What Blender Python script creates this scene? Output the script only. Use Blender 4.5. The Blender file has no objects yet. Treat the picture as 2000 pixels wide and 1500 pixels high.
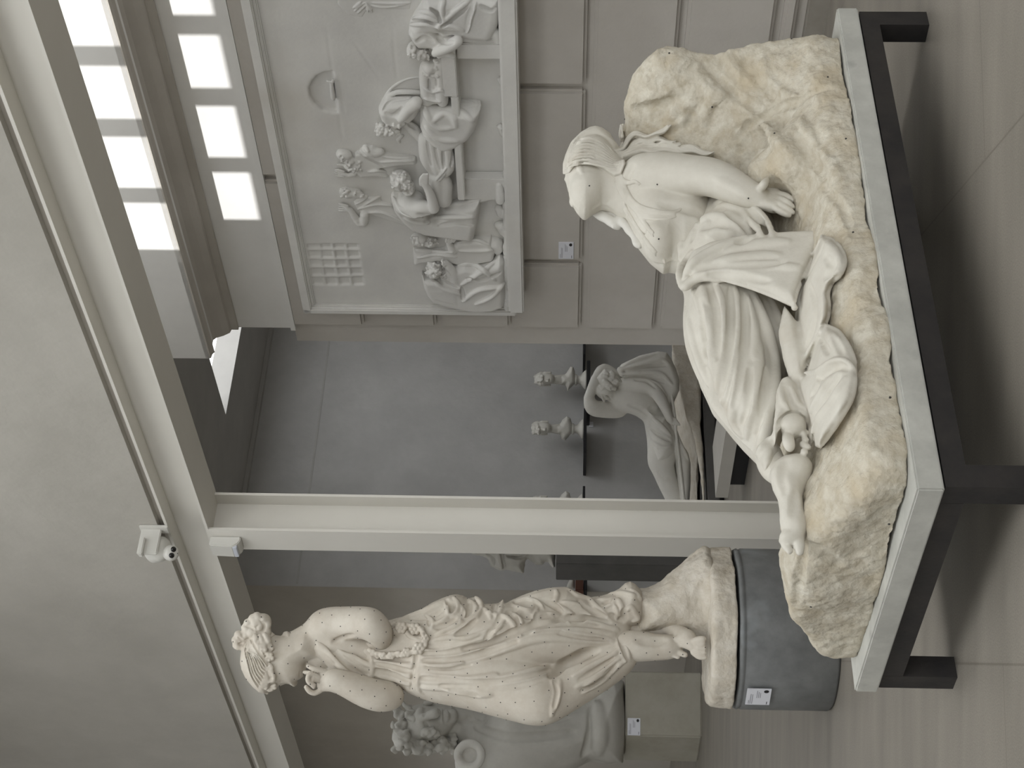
import bpy, bmesh, math, random
import numpy as np
from mathutils import Vector, Matrix
random.seed(7); rng = np.random.default_rng(7)
SC = bpy.context.scene; COL = SC.collection
F32 = np.float32
# ------------------------------------------------------------------ camera frame
FP = 3000.0
_p, _r = math.radians(2.1), math.radians(0.75)
CF = np.array([0, math.cos(_p), math.sin(_p)])
_U = np.array([0, -math.sin(_p), math.cos(_p)]); _R = np.array([1.0, 0, 0])
CR = math.cos(_r)*_R + math.sin(_r)*_U
CU = math.cos(_r)*_U - math.sin(_r)*_R
CO = np.array([0.0, 0.0, 1.0])
def ray(x, y): return CF + (750-y)/FP*CR + (1000-x)/FP*CU
def atz(x, y, z):
    r = ray(x, y); return CO + r*(z-1)/r[2]
def atp(x, y, n, c):
    r = ray(x, y); return CO + r*(c-n@CO)/(n@r)
def depth(X): return float((np.asarray(X)-CO)@CF)
A37 = math.radians(37)
NV = np.array([math.cos(A37), math.sin(A37), 0.0])      # away from the aisle
D1 = np.array([-NV[1], NV[0], 0.0])                     # along the aisle, left and away
UP = np.array([0, 0, 1.0])
C1, C2 = 3.364, 4.858
def W(t, n, z): return D1*t + NV*n + UP*z
def tn(X): return float(D1@X), float(NV@X)
# ------------------------------------------------------------------ tagging
def tag(o, label=None, cat=None, group=None, kind=None):
    if label: o['label'] = label
    if cat: o['category'] = cat
    if group: o['group'] = group
    if kind: o['kind'] = kind
    return o
def empty(name, loc, label, cat, group=None):
    o = bpy.data.objects.new(name, None); COL.objects.link(o)
    o.location = Vector([float(v) for v in loc]); o.empty_display_size = .1
    return tag(o, label, cat, group)
def link(name, me, parent=None, mats=()):
    o = bpy.data.objects.new(name, me); COL.objects.link(o)
    for m in mats: me.materials.append(m)
    if parent is not None:
        o.parent = parent
        o.matrix_parent_inverse = Matrix.Translation(-parent.location)
    return o
def mesh_np(name, V, Fq, smooth=True):
    me = bpy.data.meshes.new(name)
    V = np.asarray(V, F32); Fq = np.asarray(Fq, np.int32)
    me.vertices.add(len(V)); me.vertices.foreach_set('co', V.ravel())
    k = Fq.shape[1]
    me.loops.add(Fq.size); me.loops.foreach_set('vertex_index', Fq.ravel())
    me.polygons.add(len(Fq))
    me.polygons.foreach_set('loop_start', np.arange(0, Fq.size, k, dtype=np.int32))
    me.polygons.foreach_set('loop_total', np.full(len(Fq), k, np.int32))
    me.update(calc_edges=True)
    me.polygons.foreach_set('use_smooth', np.full(len(Fq), smooth))
    me.validate()
    return me
# ------------------------------------------------------------------ materials
def newmat(name):
    m = bpy.data.materials.new(name); m.use_nodes = True
    nt = m.node_tree; b = nt.nodes['Principled BSDF']
    return m, nt, b
def plaster(name, c1, c2, scale=6, rough=.75, bump=.15, bscale=60, c3=None, c3s=2.5, c3w=.5, spec=.3, detail=6, bdist=.004):
    m, nt, b = newmat(name); N, L = nt.nodes, nt.links
    tc = N.new('ShaderNodeTexCoord')
    n1 = N.new('ShaderNodeTexNoise'); n1.inputs['Scale'].default_value = scale; n1.inputs['Detail'].default_value = detail
    n1.inputs['Roughness'].default_value = .65
    L.new(tc.outputs['Object'], n1.inputs['Vector'])
    r = N.new('ShaderNodeValToRGB'); r.color_ramp.elements[0].position = .35; r.color_ramp.elements[1].position = .65
    r.color_ramp.elements[0].color = (*c1, 1); r.color_ramp.elements[1].color = (*c2, 1)
    L.new(n1.outputs['Fac'], r.inputs['Fac'])
    out = r.outputs['Color']
    if c3:
        n3 = N.new('ShaderNodeTexNoise'); n3.inputs['Scale'].default_value = c3s; n3.inputs['Detail'].default_value = 4
        L.new(tc.outputs['Object'], n3.inputs['Vector'])
        r3 = N.new('ShaderNodeValToRGB'); r3.color_ramp.elements[0].position = c3w; r3.color_ramp.elements[1].position = min(.99, c3w+.18)
        r3.color_ramp.elements[0].color = (0, 0, 0, 1); r3.color_ramp.elements[1].color = (1, 1, 1, 1)
        L.new(n3.outputs['Fac'], r3.inputs['Fac'])
        mx = N.new('ShaderNodeMixRGB'); L.new(r3.outputs['Color'], mx.inputs['Fac'])
        L.new(out, mx.inputs['Color1']); mx.inputs['Color2'].default_value = (*c3, 1); out = mx.outputs['Color']
    L.new(out, b.inputs['Base Color'])
    b.inputs['Roughness'].default_value = rough
    b.inputs['Specular IOR Level'].default_value = spec
    n2 = N.new('ShaderNodeTexNoise'); n2.inputs['Scale'].default_value = bscale; n2.inputs['Detail'].default_value = 5
    L.new(tc.outputs['Object'], n2.inputs['Vector'])
    bp = N.new('ShaderNodeBump'); bp.inputs['Strength'].default_value = bump; bp.inputs['Distance'].default_value = bdist
    L.new(n2.outputs['Fac'], bp.inputs['Height']); L.new(bp.outputs['Normal'], b.inputs['Normal'])
    return m
def plain(name, c, rough=.5, metal=0, spec=.5):
    m, nt, b = newmat(name)
    b.inputs['Base Color'].default_value = (*c, 1); b.inputs['Roughness'].default_value = rough
    b.inputs['Metallic'].default_value = metal; b.inputs['Specular IOR Level'].default_value = spec
    return m
M = {}
M['stat'] = plaster('cream_plaster', (.56,.53,.465), (.63,.605,.54), 9, .6, .25, 90, c3=(.50,.455,.38), c3s=7, c3w=.62, bdist=.003)
M['statw'] = plaster('white_plaster', (.60,.585,.54), (.67,.65,.60), 5, .6, .15, 120, c3=(.52,.49,.44), c3s=9, c3w=.62, bdist=.002)
M['rock'] = plaster('rough_plaster', (.45,.40,.31), (.595,.56,.475), 26, .85, .9, 80, c3=(.49,.42,.305), c3s=5, c3w=.52, detail=10, bdist=.005)
M['base'] = plaster('base_course', (.24,.22,.19), (.30,.28,.245), 6, .85, .2, 40)
M['dan'] = plaster('ivory_plaster', (.52,.47,.40), (.60,.56,.49), 12, .6, .2, 80, c3=(.48,.43,.35), c3s=8, c3w=.6, bdist=.003)
M['stump'] = plaster('ivory_rough_plaster', (.52,.47,.39), (.63,.59,.52), 16, .85, .8, 45, bdist=.008, c3=(.44,.39,.31), c3s=9, c3w=.58)
M['relief'] = plaster('relief_plaster', (.62,.61,.59), (.70,.69,.66), 3, .7, .2, 60, c3=(.60,.58,.54), c3s=2, c3w=.55)
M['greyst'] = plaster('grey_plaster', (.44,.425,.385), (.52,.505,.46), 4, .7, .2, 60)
M['wallc'] = plaster('limewash', (.40,.382,.345), (.465,.445,.405), 1.6, .85, .3, 14, spec=.15, detail=9, bdist=.01)
M['wallw'] = plaster('pale_wall', (.77,.765,.75), (.83,.825,.81), 2, .85, .15, 20, spec=.15)
M['ash'] = plaster('ashlar_render', (.47,.443,.405), (.53,.503,.465), 2.2, .9, .2, 70, spec=.1)
M['blue'] = plaster('blue_grey_wall', (.41,.405,.395), (.48,.475,.465), 2.2, .85, .35, 12, spec=.15, detail=9, bdist=.012)
M['brown'] = plaster('taupe_wall', (.46,.43,.385), (.52,.49,.44), 2, .85, .25, 16, spec=.15, detail=8)
M['dceil'] = plaster('grey_ceiling', (.40,.39,.375), (.44,.43,.41), 3, .9, .1, 20, spec=.1)
M['steelw'] = plaster('cream_painted_steel', (.64,.62,.57), (.67,.65,.60), 2, .45, .04, 30, spec=.4)
M['black'] = plaster('black_steel', (.022,.021,.022), (.04,.036,.034), 7, .5, .2, 60, c3=(.07,.05,.04), c3s=6, c3w=.68)
M['slab'] = plaster('grey_marble', (.42,.42,.39), (.56,.56,.52), 7, .5, .15, 30, c3=(.34,.34,.32), c3s=12, c3w=.62, detail=9)
M['ped'] = plaster('dark_cement', (.13,.135,.135), (.21,.215,.215), 6, .5, .15, 30, c3=(.25,.27,.28), c3s=5, c3w=.62, detail=9)
M['block'] = plaster('beige_plaster_block', (.36,.34,.28), (.42,.40,.34), 5, .85, .2, 40, c3=(.34,.31,.25), c3s=3, c3w=.6)
M['dark'] = plain('nail_dark', (.03,.028,.025), .6)
M['card'] = plain('card_white', (.72,.73,.78), .5)
M['ink'] = plain('ink_grey', (.30,.30,.33), .6)
M['inkb'] = plain('ink_black', (.01,.01,.012), .4)
M['wood'] = plaster('red_brown_wood', (.10,.045,.03), (.14,.06,.04), 10, .6, .2, 30)
M['camw'] = plain('camera_white', (.62,.61,.57), .4)
M['lens'] = plain('lens_black', (.01,.01,.01), .15)
M['sens'] = plain('sensor_window', (.58,.60,.66), .3)
M['dped'] = plaster('dark_grey_pedestal', (.085,.083,.078), (.11,.105,.10), 4, .8, .1, 30)
def floor_mat():
    m, nt, b = newmat('polished_stone_floor'); N, L = nt.nodes, nt.links
    tc = N.new('ShaderNodeTexCoord'); mp = N.new('ShaderNodeMapping')
    mp.inputs['Rotation'].default_value = (0, 0, -math.radians(127)); mp.inputs['Scale'].default_value = (.5, 2.2, 1)
    L.new(tc.outputs['Object'], mp.inputs['Vector'])
    n1 = N.new('ShaderNodeTexNoise'); n1.inputs['Scale'].default_value = 2.6; n1.inputs['Detail'].default_value = 10
    L.new(mp.outputs['Vector'], n1.inputs['Vector'])
    r = N.new('ShaderNodeValToRGB'); r.color_ramp.elements[0].position = .3; r.color_ramp.elements[1].position = .7
    r.color_ramp.elements[0].color = (.20,.182,.155,1); r.color_ramp.elements[1].color = (.285,.26,.222,1)
    L.new(n1.outputs['Fac'], r.inputs['Fac'])
    n2 = N.new('ShaderNodeTexNoise'); n2.inputs['Scale'].default_value = 220; n2.inputs['Detail'].default_value = 2
    L.new(tc.outputs['Object'], n2.inputs['Vector'])
    r2 = N.new('ShaderNodeValToRGB'); r2.color_ramp.elements[0].position = .3; r2.color_ramp.elements[1].position = .7
    r2.color_ramp.elements[0].color = (.78,.78,.78,1); r2.color_ramp.elements[1].color = (1.1,1.1,1.1,1)
    L.new(n2.outputs['Fac'], r2.inputs['Fac'])
    mx = N.new('ShaderNodeMixRGB'); mx.blend_type = 'MULTIPLY'; mx.inputs['Fac'].default_value = 1
    L.new(r.outputs['Color'], mx.inputs['Color1']); L.new(r2.outputs['Color'], mx.inputs['Color2'])
    # slab joints
    mp2 = N.new('ShaderNodeMapping'); mp2.inputs['Rotation'].default_value = (0, 0, -math.radians(100))
    L.new(tc.outputs['Object'], mp2.inputs['Vector'])
    br = N.new('ShaderNodeTexBrick'); br.inputs['Scale'].default_value = 1; br.inputs['Mortar Size'].default_value = .003
    br.inputs['Brick Width'].default_value = 2.4; br.inputs['Row Height'].default_value = 1.2
    br.inputs['Color1'].default_value = br.inputs['Color2'].default_value = (1,1,1,1); br.inputs['Mortar'].default_value = (.78,.77,.75,1)
    L.new(mp2.outputs['Vector'], br.inputs['Vector'])
    mx2 = N.new('ShaderNodeMixRGB'); mx2.blend_type = 'MULTIPLY'; mx2.inputs['Fac'].default_value = 1
    L.new(mx.outputs['Color'], mx2.inputs['Color1']); L.new(br.outputs['Color'], mx2.inputs['Color2'])
    L.new(mx2.outputs['Color'], b.inputs['Base Color'])
    b.inputs['Roughness'].default_value = .42; b.inputs['Specular IOR Level'].default_value = .45
    return m
M['floor'] = floor_mat()
# ------------------------------------------------------------------ box helpers
def boxes(name, L, mat, parent=None, bevel=0, loc=None, kind=None, mats=None):
    """L: list of (corner8 function values) t0,t1,n0,n1,z0,z1 in the wall frame; or ('w', o, ex, ey, ez) free boxes"""
    bm = bmesh.new()
    for q in L:
        mi = 0
        if q[0] == 'w':
            o, ex, ey, ez = [np.asarray(v, float) for v in q[1:5]]
            if len(q) > 5: mi = q[5]
            cs = [o+ex*a+ey*b_+ez*c for a in (0,1) for b_ in (0,1) for c in (0,1)]
        else:
            t0,t1,n0,n1,z0,z1 = q[:6]
            if len(q) > 6: mi = q[6]
            cs = [W(a,b_,c) for a in (t0,t1) for b_ in (n0,n1) for c in (z0,z1)]
        vs = [bm.verts.new(c) for c in cs]
        for f in ((0,1,3,2),(4,6,7,5),(0,4,5,1),(2,3,7,6),(0,2,6,4),(1,5,7,3)):
            fc = bm.faces.new([vs[i] for i in f]); fc.material_index = mi
    bmesh.ops.recalc_face_normals(bm, faces=bm.faces)
    if bevel:
        bmesh.ops.bevel(bm, geom=list(bm.edges), offset=bevel, segments=2, affect='EDGES', clamp_overlap=True)
    me = bpy.data.meshes.new(name); bm.to_mesh(me); bm.free()
    o = link(name, me, parent, mats or [mat])
    if kind: o['kind'] = kind
    return o
def lathe(name, prof, center, mat, parent=None, seg=64, axis=UP, wob=0, smooth=True, ex=None):
    ax = np.asarray(axis, float); ax /= np.linalg.norm(ax)
    e1 = np.cross(ax, [1, 0, 0] if abs(ax[0]) < .9 else [0, 1, 0]); e1 /= np.linalg.norm(e1); e2 = np.cross(ax, e1)
    V, Q = [], []
    for (r, h) in prof:
        for j in range(seg):
            a = 2*math.pi*j/seg
            rr = r*(1+wob*(math.sin(3*a+1)+.6*math.sin(5*a+h*20)+.3*math.sin(11*a+h*50)))
            V.append(np.asarray(center)+ax*h+rr*(math.cos(a)*e1+math.sin(a)*e2))
    for i in range(len(prof)-1):
        for j in range(seg):
            Q.append((i*seg+j, i*seg+(j+1)%seg, (i+1)*seg+(j+1)%seg, (i+1)*seg+j))
    me = mesh_np(name, V, Q, smooth)
    return link(name, me, parent, [mat])
def join_bm(name, parts, mats, parent=None, smooth=False):
    bm = bmesh.new()
    for fn in parts: fn(bm)
    bmesh.ops.recalc_face_normals(bm, faces=bm.faces)
    me = bpy.data.meshes.new(name); bm.to_mesh(me); bm.free()
    if smooth: me.polygons.foreach_set('use_smooth', np.full(len(me.polygons), True))
    return link(name, me, parent, mats)
# ------------------------------------------------------------------ sculpting engine: signed distance grid
def catmull(P, step):
    P = np.asarray(P, float)
    if len(P) < 3:
        n = max(2, int(np.linalg.norm(P[-1][:2]-P[0][:2])/step)+1)
        return P[0]+(P[-1]-P[0])*np.linspace(0, 1, n)[:, None]
    Q = np.vstack([2*P[0]-P[1], P, 2*P[-1]-P[-2]]); out = []
    for i in range(1, len(Q)-2):
        a, b, c, d = Q[i-1:i+3]
        n = max(1, int(np.linalg.norm((c-b)[:2])/step))
        for t in np.arange(n)/n:
            out.append(.5*((2*b)+(c-a)*t+(2*a-5*b+4*c-d)*t*t+(3*b-a-3*c+d)*t**3))
    out.append(P[-1]); return np.array(out)
def vnoise(P, seed=0):
    """value noise, P (n,3) -> (n,) in -1..1"""
    Pi = np.floor(P).astype(np.int64); f = P-Pi; f = f*f*(3-2*f)
    def hsh(ix, iy, iz):
        h = (ix*73856093) ^ (iy*19349663) ^ (iz*83492791) ^ (seed*2654435761)
        h = (h ^ (h >> 13))*1274126177 & 0x7fffffff
        return ((h ^ (h >> 16)) & 0xffff)/32767.5-1
    r = 0
    for dx in (0, 1):
        for dy in (0, 1):
            for dz in (0, 1):
                w = (f[:, 0] if dx else 1-f[:, 0])*(f[:, 1] if dy else 1-f[:, 1])*(f[:, 2] if dz else 1-f[:, 2])
                r = r+w*hsh(Pi[:, 0]+dx, Pi[:, 1]+dy, Pi[:, 2]+dz)
    return r
def gridbase(S2):
    """smooth sampler of an already shaped grid (same axes)"""
    def fn(X, Y, Z):
        g = S2.g
        for ax, v in enumerate((np.ravel(X), np.ravel(Y), np.ravel(Z))):
            f = np.clip((v-S2.lo[ax])/S2.h, 0, S2.n[ax]-1.001); i = f.astype(int); w = (f-i).astype(F32)
            sh = [1, 1, 1]; sh[ax] = -1; w = w.reshape(sh)
            g = np.take(g, i, ax)*(1-w)+np.take(g, i+1, ax)*w
        return g
    return fn
class Sculpt:
    def __init__(s, o, e0, e1, e2, h=.004, big=.5):
        s.o = np.asarray(o, float); s.A = np.array([e0, e1, e2], float); s.h = h
        s.ops = []; s.g = None; s.big = big; s.inc = []; s.hk = 1.0
        s.cam = s.A@(CO-s.o)
    def loc(s, x, y, d):
        r = s.A@ray(x, y); k = (d-s.cam[2])/r[2]
        return s.cam+r*k
    def pxm(s, L):                                        # metres per pixel at local point
        return depth(s.o+s.A.T@L)/FP
    def cap(s, p, q, ra, rb=None, k=8, fl=1.0, neg=False, sgn=1):
        P, Q = s.loc(*p), s.loc(*q); u = s.pxm(P)
        s.ops.append(('cap', P, Q, ra*u, (ra if rb is None else rb)*s.pxm(Q), k*u, fl, neg)); return s
    def tube(s, pts, rs, k=8, fl=1.0, step=6, neg=False):
        n = len(pts)
        if np.isscalar(rs): rs = [rs]*n
        A = np.array([(*p, r) for p, r in zip(pts, rs)], float)
        B = catmull(A, step)
        for a, b in zip(B[:-1], B[1:]): s.cap(a[:3], b[:3], a[3], b[3], k, fl, neg)
        return s
    def ell(s, p, r0, r1, r2, rot=0, k=8, neg=False):
        """radii in px: r0 along image x (down), r1 along image y, r2 depth; rot in deg in the image plane"""
        P = s.loc(*p); u = s.pxm(P)
        # local directions of image x and y
        e = 4.0; ax = s.loc(p[0]+e, p[1], p[2])-P; ay = s.loc(p[0], p[1]+e, p[2])-P
        ax /= np.linalg.norm(ax); ay = ay-ax*(ay@ax); ay /= np.linalg.norm(ay)
        c, sn = math.cos(math.radians(rot)), math.sin(math.radians(rot))
        a2 = c*ax+sn*ay; b2 = -sn*ax+c*ay
        s.ops.append(('ell', P, np.array([a2, b2, np.cross(a2, b2)]), np.array([r0*u, r1*u, r2*u]), k*u, neg)); return s
    def poly(s, pts, d, T, w=None, k=8, neg=False):
        """pillow: traced outline on the plane of depth d (number or list per vertex -> tilted)"""
        ds = [d]*len(pts) if np.isscalar(d) else list(np.interp(np.linspace(0, 1, len(pts)), np.linspace(0, 1, len(d)), d)) if len(d) != len(pts) else d
        if not np.isscalar(d):
            pa = np.array(pts, float); Am = np.c_[pa, np.ones(len(pa))]
            ds = Am@np.linalg.lstsq(Am, np.array(ds, float), rcond=None)[0]
        P = np.array([s.loc(x, y, dd) for (x, y), dd in zip(pts, ds)])
        c = P.mean(0); u = s.pxm(c)
        G = np.linalg.lstsq(np.c_[P[:, 0]-c[0], P[:, 1]-c[1], np.ones(len(P))], P[:, 2], rcond=None)[0] if not np.isscalar(d) else np.array([0, 0, c[2]])
        s.ops.append(('poly', P[:, :2], c, G, T*u, (w or T)*u, k*u, neg)); return s
    def polyg(s, pts, d0, gx, gy, T, w=None, k=8, neg=False):
        """pillow whose depth changes by gx per px down and gy per px left from the outline's mean"""
        cx = sum(p[0] for p in pts)/len(pts); cy = sum(p[1] for p in pts)/len(pts)
        return s.poly(pts, [d0+gx*(p[0]-cx)+gy*(p[1]-cy) for p in pts], T, w, k, neg)
    def field(s, fn, lo, hi, k=0.0, inter=False):          # local-coordinate function
        s.ops.append(('fn', fn, np.asarray(lo, float), np.asarray(hi, float), k, inter)); return s
    def drape(s, base, pts, T, w, lo=None, hi=None, k=4, box=None):
        """cloth lying on a surface: base = local SDF of the ground, pts = traced outline, T thickness, w edge rounding (px)"""
        P = [(x, y) for x, y in pts]; u = s.pxm(s.loc(*pts[0], .2)); o, A = s.o, s.A
        def fn(X, Y, Z):
            b = base(X, Y, Z)
            v = [o[i]-CO[i]+X*A[0][i]+Y*A[1][i]+Z*A[2][i] for i in range(3)]
            dz = sum(v[i]*CF[i] for i in range(3))
            xp = 1000-FP*sum(v[i]*CU[i] for i in range(3))/dz; yp = 750-FP*sum(v[i]*CR[i] for i in range(3))/dz
            dm = np.full(xp.shape, 1e9); ins = np.zeros(xp.shape, bool)
            for i in range(len(P)):
                (ax, ay), (bx, by) = P[i], P[(i+1) % len(P)]; ex, ey = bx-ax, by-ay
                t = np.clip(((xp-ax)*ex+(yp-ay)*ey)/(ex*ex+ey*ey+1e-12), 0, 1)
                dm = np.minimum(dm, (xp-ax-t*ex)**2+(yp-ay-t*ey)**2)
                c_ = (ay > yp) != (by > yp); ins ^= c_ & (xp < ax+(yp-ay)*ex/(ey if abs(ey) > 1e-9 else 1e-9))
            d2 = np.sqrt(dm)*np.where(ins, -1, 1)
            q = np.clip(-d2/w, 0, 1); pr = T*np.sqrt(1-(1-q)**2)*u
            inside = np.maximum(b-pr, -(b+.02))*.8
            return np.where(d2 > 0, np.maximum(np.abs(b), 0)+d2*u, inside)
        if box is not None: lo, hi = box.lo-.02, box.lo+box.n*box.h+.02
        s.ops.append(('fn', fn, np.asarray(lo, float), np.asarray(hi, float), k*u, False)); return s
    def _bb(s, op):
        if op[0] == 'cap':
            _, P, Q, ra, rb, k, fl, ng = op; r = max(ra, rb)+k+2.5*s.h
            return np.minimum(P, Q)-r, np.maximum(P, Q)+r
        if op[0] == 'ell':
            r = op[3].max()+op[4]+2.5*s.h; return op[1]-r, op[1]+r
        if op[0] == 'poly':
            _, P, c, G, T, w, k, ng = op; m = k+2.5*s.h
            lo = P.min(0)-m; hi = P.max(0)+m
            zz = [G[0]*(a-c[0])+G[1]*(b-c[1])+G[2] for a in (lo[0], hi[0]) for b in (lo[1], hi[1])]
            return np.array([*lo, min(zz)-T-m]), np.array([*hi, max(zz)+T+m])
        return op[2], op[3]
    def bake(s, pad=.02):
        if s.g is None:
            bb = [s._bb(o) for o in s.ops if not (o[0] != 'fn' and o[-1])]+[(s.loc(*p), s.loc(*p)) for p in s.inc]
            s.lo = np.min([b[0] for b in bb], 0)-pad; hi = np.max([b[1] for b in bb], 0)+pad
            s.n = np.ceil((hi-s.lo)/s.h).astype(int)+1
            s.g = np.full(tuple(s.n), s.big, F32)
            s.ax = [(s.lo[i]+np.arange(s.n[i])*s.h).astype(F32) for i in range(3)]
        for op in s.ops:
            lo, hi = s._bb(op)
            i0 = np.clip(np.floor((lo-s.lo)/s.h).astype(int), 0, s.n-1); i1 = np.clip(np.ceil((hi-s.lo)/s.h).astype(int)+1, 1, s.n)
            if np.any(i1 <= i0): continue
            sl = tuple(slice(a, b) for a, b in zip(i0, i1))
            X = s.ax[0][sl[0]][:, None, None]; Y = s.ax[1][sl[1]][None, :, None]; Z = s.ax[2][sl[2]][None, None, :]
            g = s.g[sl]
            if op[0] == 'cap':
                _, P, Q, ra, rb, k, fl, ng = op
                P = P.astype(F32); Q = Q.astype(F32); z0 = P[2]; f = F32(1/fl)
                dx, dy, dz = X-P[0], Y-P[1], (Z-P[2])*f
                vx, vy, vz = Q[0]-P[0], Q[1]-P[1], (Q[2]-P[2])*f
                vv = vx*vx+vy*vy+vz*vz+1e-12
                t = np.clip((dx*vx+dy*vy+dz*vz)/vv, 0, 1)
                d = np.sqrt((dx-t*vx)**2+(dy-t*vy)**2+(dz-t*vz)**2)-(ra+t*(rb-ra))
            elif op[0] == 'ell':
                _, P, Rm, R, k, ng = op
                D = [X-F32(P[0]), Y-F32(P[1]), Z-F32(P[2])]
                q = [(Rm[i][0]*D[0]+Rm[i][1]*D[1]+Rm[i][2]*D[2]).astype(F32) for i in range(3)]
                k0 = np.sqrt(sum((q[i]/F32(R[i]))**2 for i in range(3))); k1 = np.sqrt(sum((q[i]/F32(R[i]**2))**2 for i in range(3)))+1e-9
                d = k0*(k0-1)/k1
            elif op[0] == 'poly':
                _, Pl, c, G, T, w, k, ng = op
                x2 = X[:, :, 0]; y2 = Y[:, :, 0]
                dm = np.full((x2.shape[0], y2.shape[1]), 1e9, F32); ins = np.zeros(dm.shape, bool)
                nP = len(Pl)
                for i in range(nP):
                    ax_, ay_ = Pl[i]; bx_, by_ = Pl[(i+1) % nP]
                    ex, ey = bx_-ax_, by_-ay_
                    t = np.clip(((x2-ax_)*ex+(y2-ay_)*ey)/(ex*ex+ey*ey+1e-12), 0, 1)
                    dm = np.minimum(dm, (x2-ax_-t*ex)**2+(y2-ay_-t*ey)**2)
                    cnd = ((ay_ > y2) != (by_ > y2))
                    xi = ax_+(y2-ay_)*ex/(ey if abs(ey) > 1e-9 else 1e-9)
                    ins ^= cnd & (x2 < xi)
                dm = np.sqrt(dm); d2 = np.where(ins, -dm, dm).astype(F32)
                zc = (G[0]*(x2-c[0])+G[1]*(y2-c[1])+G[2]).astype(F32)
                u = np.clip(-d2/w, 0, 1); prof = (T*np.sqrt(np.clip(1-(1-u)**2, 0, 1))).astype(F32)
                dn = np.abs(Z-zc[:, :, None])
                ind = dn-prof[:, :, None]
                d = np.where(d2[:, :, None] > 0, np.sqrt(np.maximum(d2, 0)[:, :, None]**2+dn**2)+0*dn, np.maximum(ind*.8, np.where(ind > 0, ind*.6, ind)))
                # keep inside negative near the rim
                d = np.where((d2[:, :, None] <= 0) & (ind < 0), np.maximum(ind, d2[:, :, None]), d)
            else:
                _, fn, _, _, k, inter = op
                d = fn(X, Y, Z).astype(F32)
                if inter: s.g[sl] = np.maximum(g, d); continue
                ng = False
            d = d.astype(F32); k = F32(max(k, 1e-5))
            if ng:
                h_ = np.maximum(k-np.abs(g+d), 0)/k; s.g[sl] = np.maximum(g, -d)+h_*h_*k*F32(.25)
            else:
                h_ = np.maximum(k-np.abs(g-d), 0)/k; s.g[sl] = np.minimum(g, d)-h_*h_*k*F32(.25)
        s.ops = []; return s
    def hit(s, x, y, default=None):
        """depth (local l2) of the first surface along the pixel ray"""
        r = s.A@ray(x, y); zs = s.ax[2]
        k = (zs-s.cam[2])/r[2]
        i = np.rint((s.cam[0]+r[0]*k-s.lo[0])/s.h).astype(int); j = np.rint((s.cam[1]+r[1]*k-s.lo[1])/s.h).astype(int)
        ok = (i >= 0) & (i < s.n[0]) & (j >= 0) & (j < s.n[1])
        v = np.where(ok, s.g[np.clip(i, 0, s.n[0]-1), np.clip(j, 0, s.n[1]-1), np.arange(len(zs))], s.big)
        w = np.nonzero(v < 0)[0]
        if not len(w): return default
        m = w[0]
        if m == 0: return float(zs[0])
        a, b = v[m-1], v[m]; return float(zs[m-1]+s.h*a/(a-b))
    def stroke(s, pts, r=6, h=4, k=5, taper=.5, surf=None, dflt=None):
        """fold along a traced line: h>0 ridge standing h px proud, h<0 groove of depth -h"""
        if s.g is None or s.ops: s.bake()
        surf = surf or s; h = h*s.hk
        Q = catmull(np.array(pts, float), max(3, r*.8)); n = len(Q)
        dd = [surf.hit(q[0], q[1]) for q in Q]
        okv = [v for v in dd if v is not None]
        if not okv:
            if dflt is None: return s
            dd = [dflt]*n
        else:
            idx = [i for i, v in enumerate(dd) if v is not None]
            dd = list(np.interp(range(n), idx, okv))
        dd = np.array(dd)
        for rng_ in (range(1, n), range(n-2, -1, -1)):
            stp = -1 if rng_.step == 1 else 1
            for i in rng_:
                if dd[i] > dd[i+stp]+.03: dd[i] = dd[i+stp]+.006
        if n > 4:
            for _ in range(2): dd[1:-1] = (dd[:-2]+2*dd[1:-1]+dd[2:])/4
        u = depth(s.o+s.A.T@s.loc(*Q[0], dd[0]))/FP
        tt = np.linspace(0, 1, n); tp = np.clip(np.minimum(tt, 1-tt)*4, 0, 1)*(taper)+(1-taper)
        rr = r*tp
        off = (rr-h*tp)*u if h > 0 else -(rr+h*tp)*u
        pr = None
        for i in range(n-1):
            a, b = (Q[i][0], Q[i][1], dd[i]+off[i]), (Q[i+1][0], Q[i+1][1], dd[i+1]+off[i+1])
            s.cap(a, b, rr[i], rr[i+1], k, neg=h < 0)
        return s
    def strokes(s, L, r=6, h=4, k=5, **kw):
        for p in L:
            s.stroke(p, r, h, k, **kw)
        return s.bake()
    def mesh(s, name, mat, parent=None, smooth=2, noise=None, nails=0, nail_r=.003, extra=None):
        if s.ops or s.g is None: s.bake()
        g = s.g; neg = g < 0
        nx, ny, nz = g.shape
        # active cells
        c = np.zeros((nx-1, ny-1, nz-1), np.uint8)
        for a in (0, 1):
            for b in (0, 1):
                for d in (0, 1): c += neg[a:nx-1+a, b:ny-1+b, d:nz-1+d]
        act = np.nonzero((c > 0) & (c < 8)); I, J, K = act
        idx = np.full(c.shape, -1, np.int32); idx[act] = np.arange(len(I)); del c
        S = np.zeros((len(I), 3)); C = np.zeros(len(I))
        cor = [(0,0,0),(1,0,0),(0,1,0),(1,1,0),(0,0,1),(1,0,1),(0,1,1),(1,1,1)]
        vals = {q: g[I+q[0], J+q[1], K+q[2]].astype(float) for q in cor}
        for p in cor:
            for ax in range(3):
                if p[ax]: continue
                q = list(p); q[ax] = 1; q = tuple(q)
                va, vb = vals[p], vals[q]; m = (va < 0) != (vb < 0)
                t = np.where(m, va/np.where(m, va-vb, 1), 0)
                pt = np.repeat(np.array(p, float)[None], len(I), 0); pt[:, ax] += t
                S += pt*m[:, None]; C += m
        V = (np.c_[I, J, K]+S/C[:, None])*s.h+s.lo
        Q = []
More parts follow.
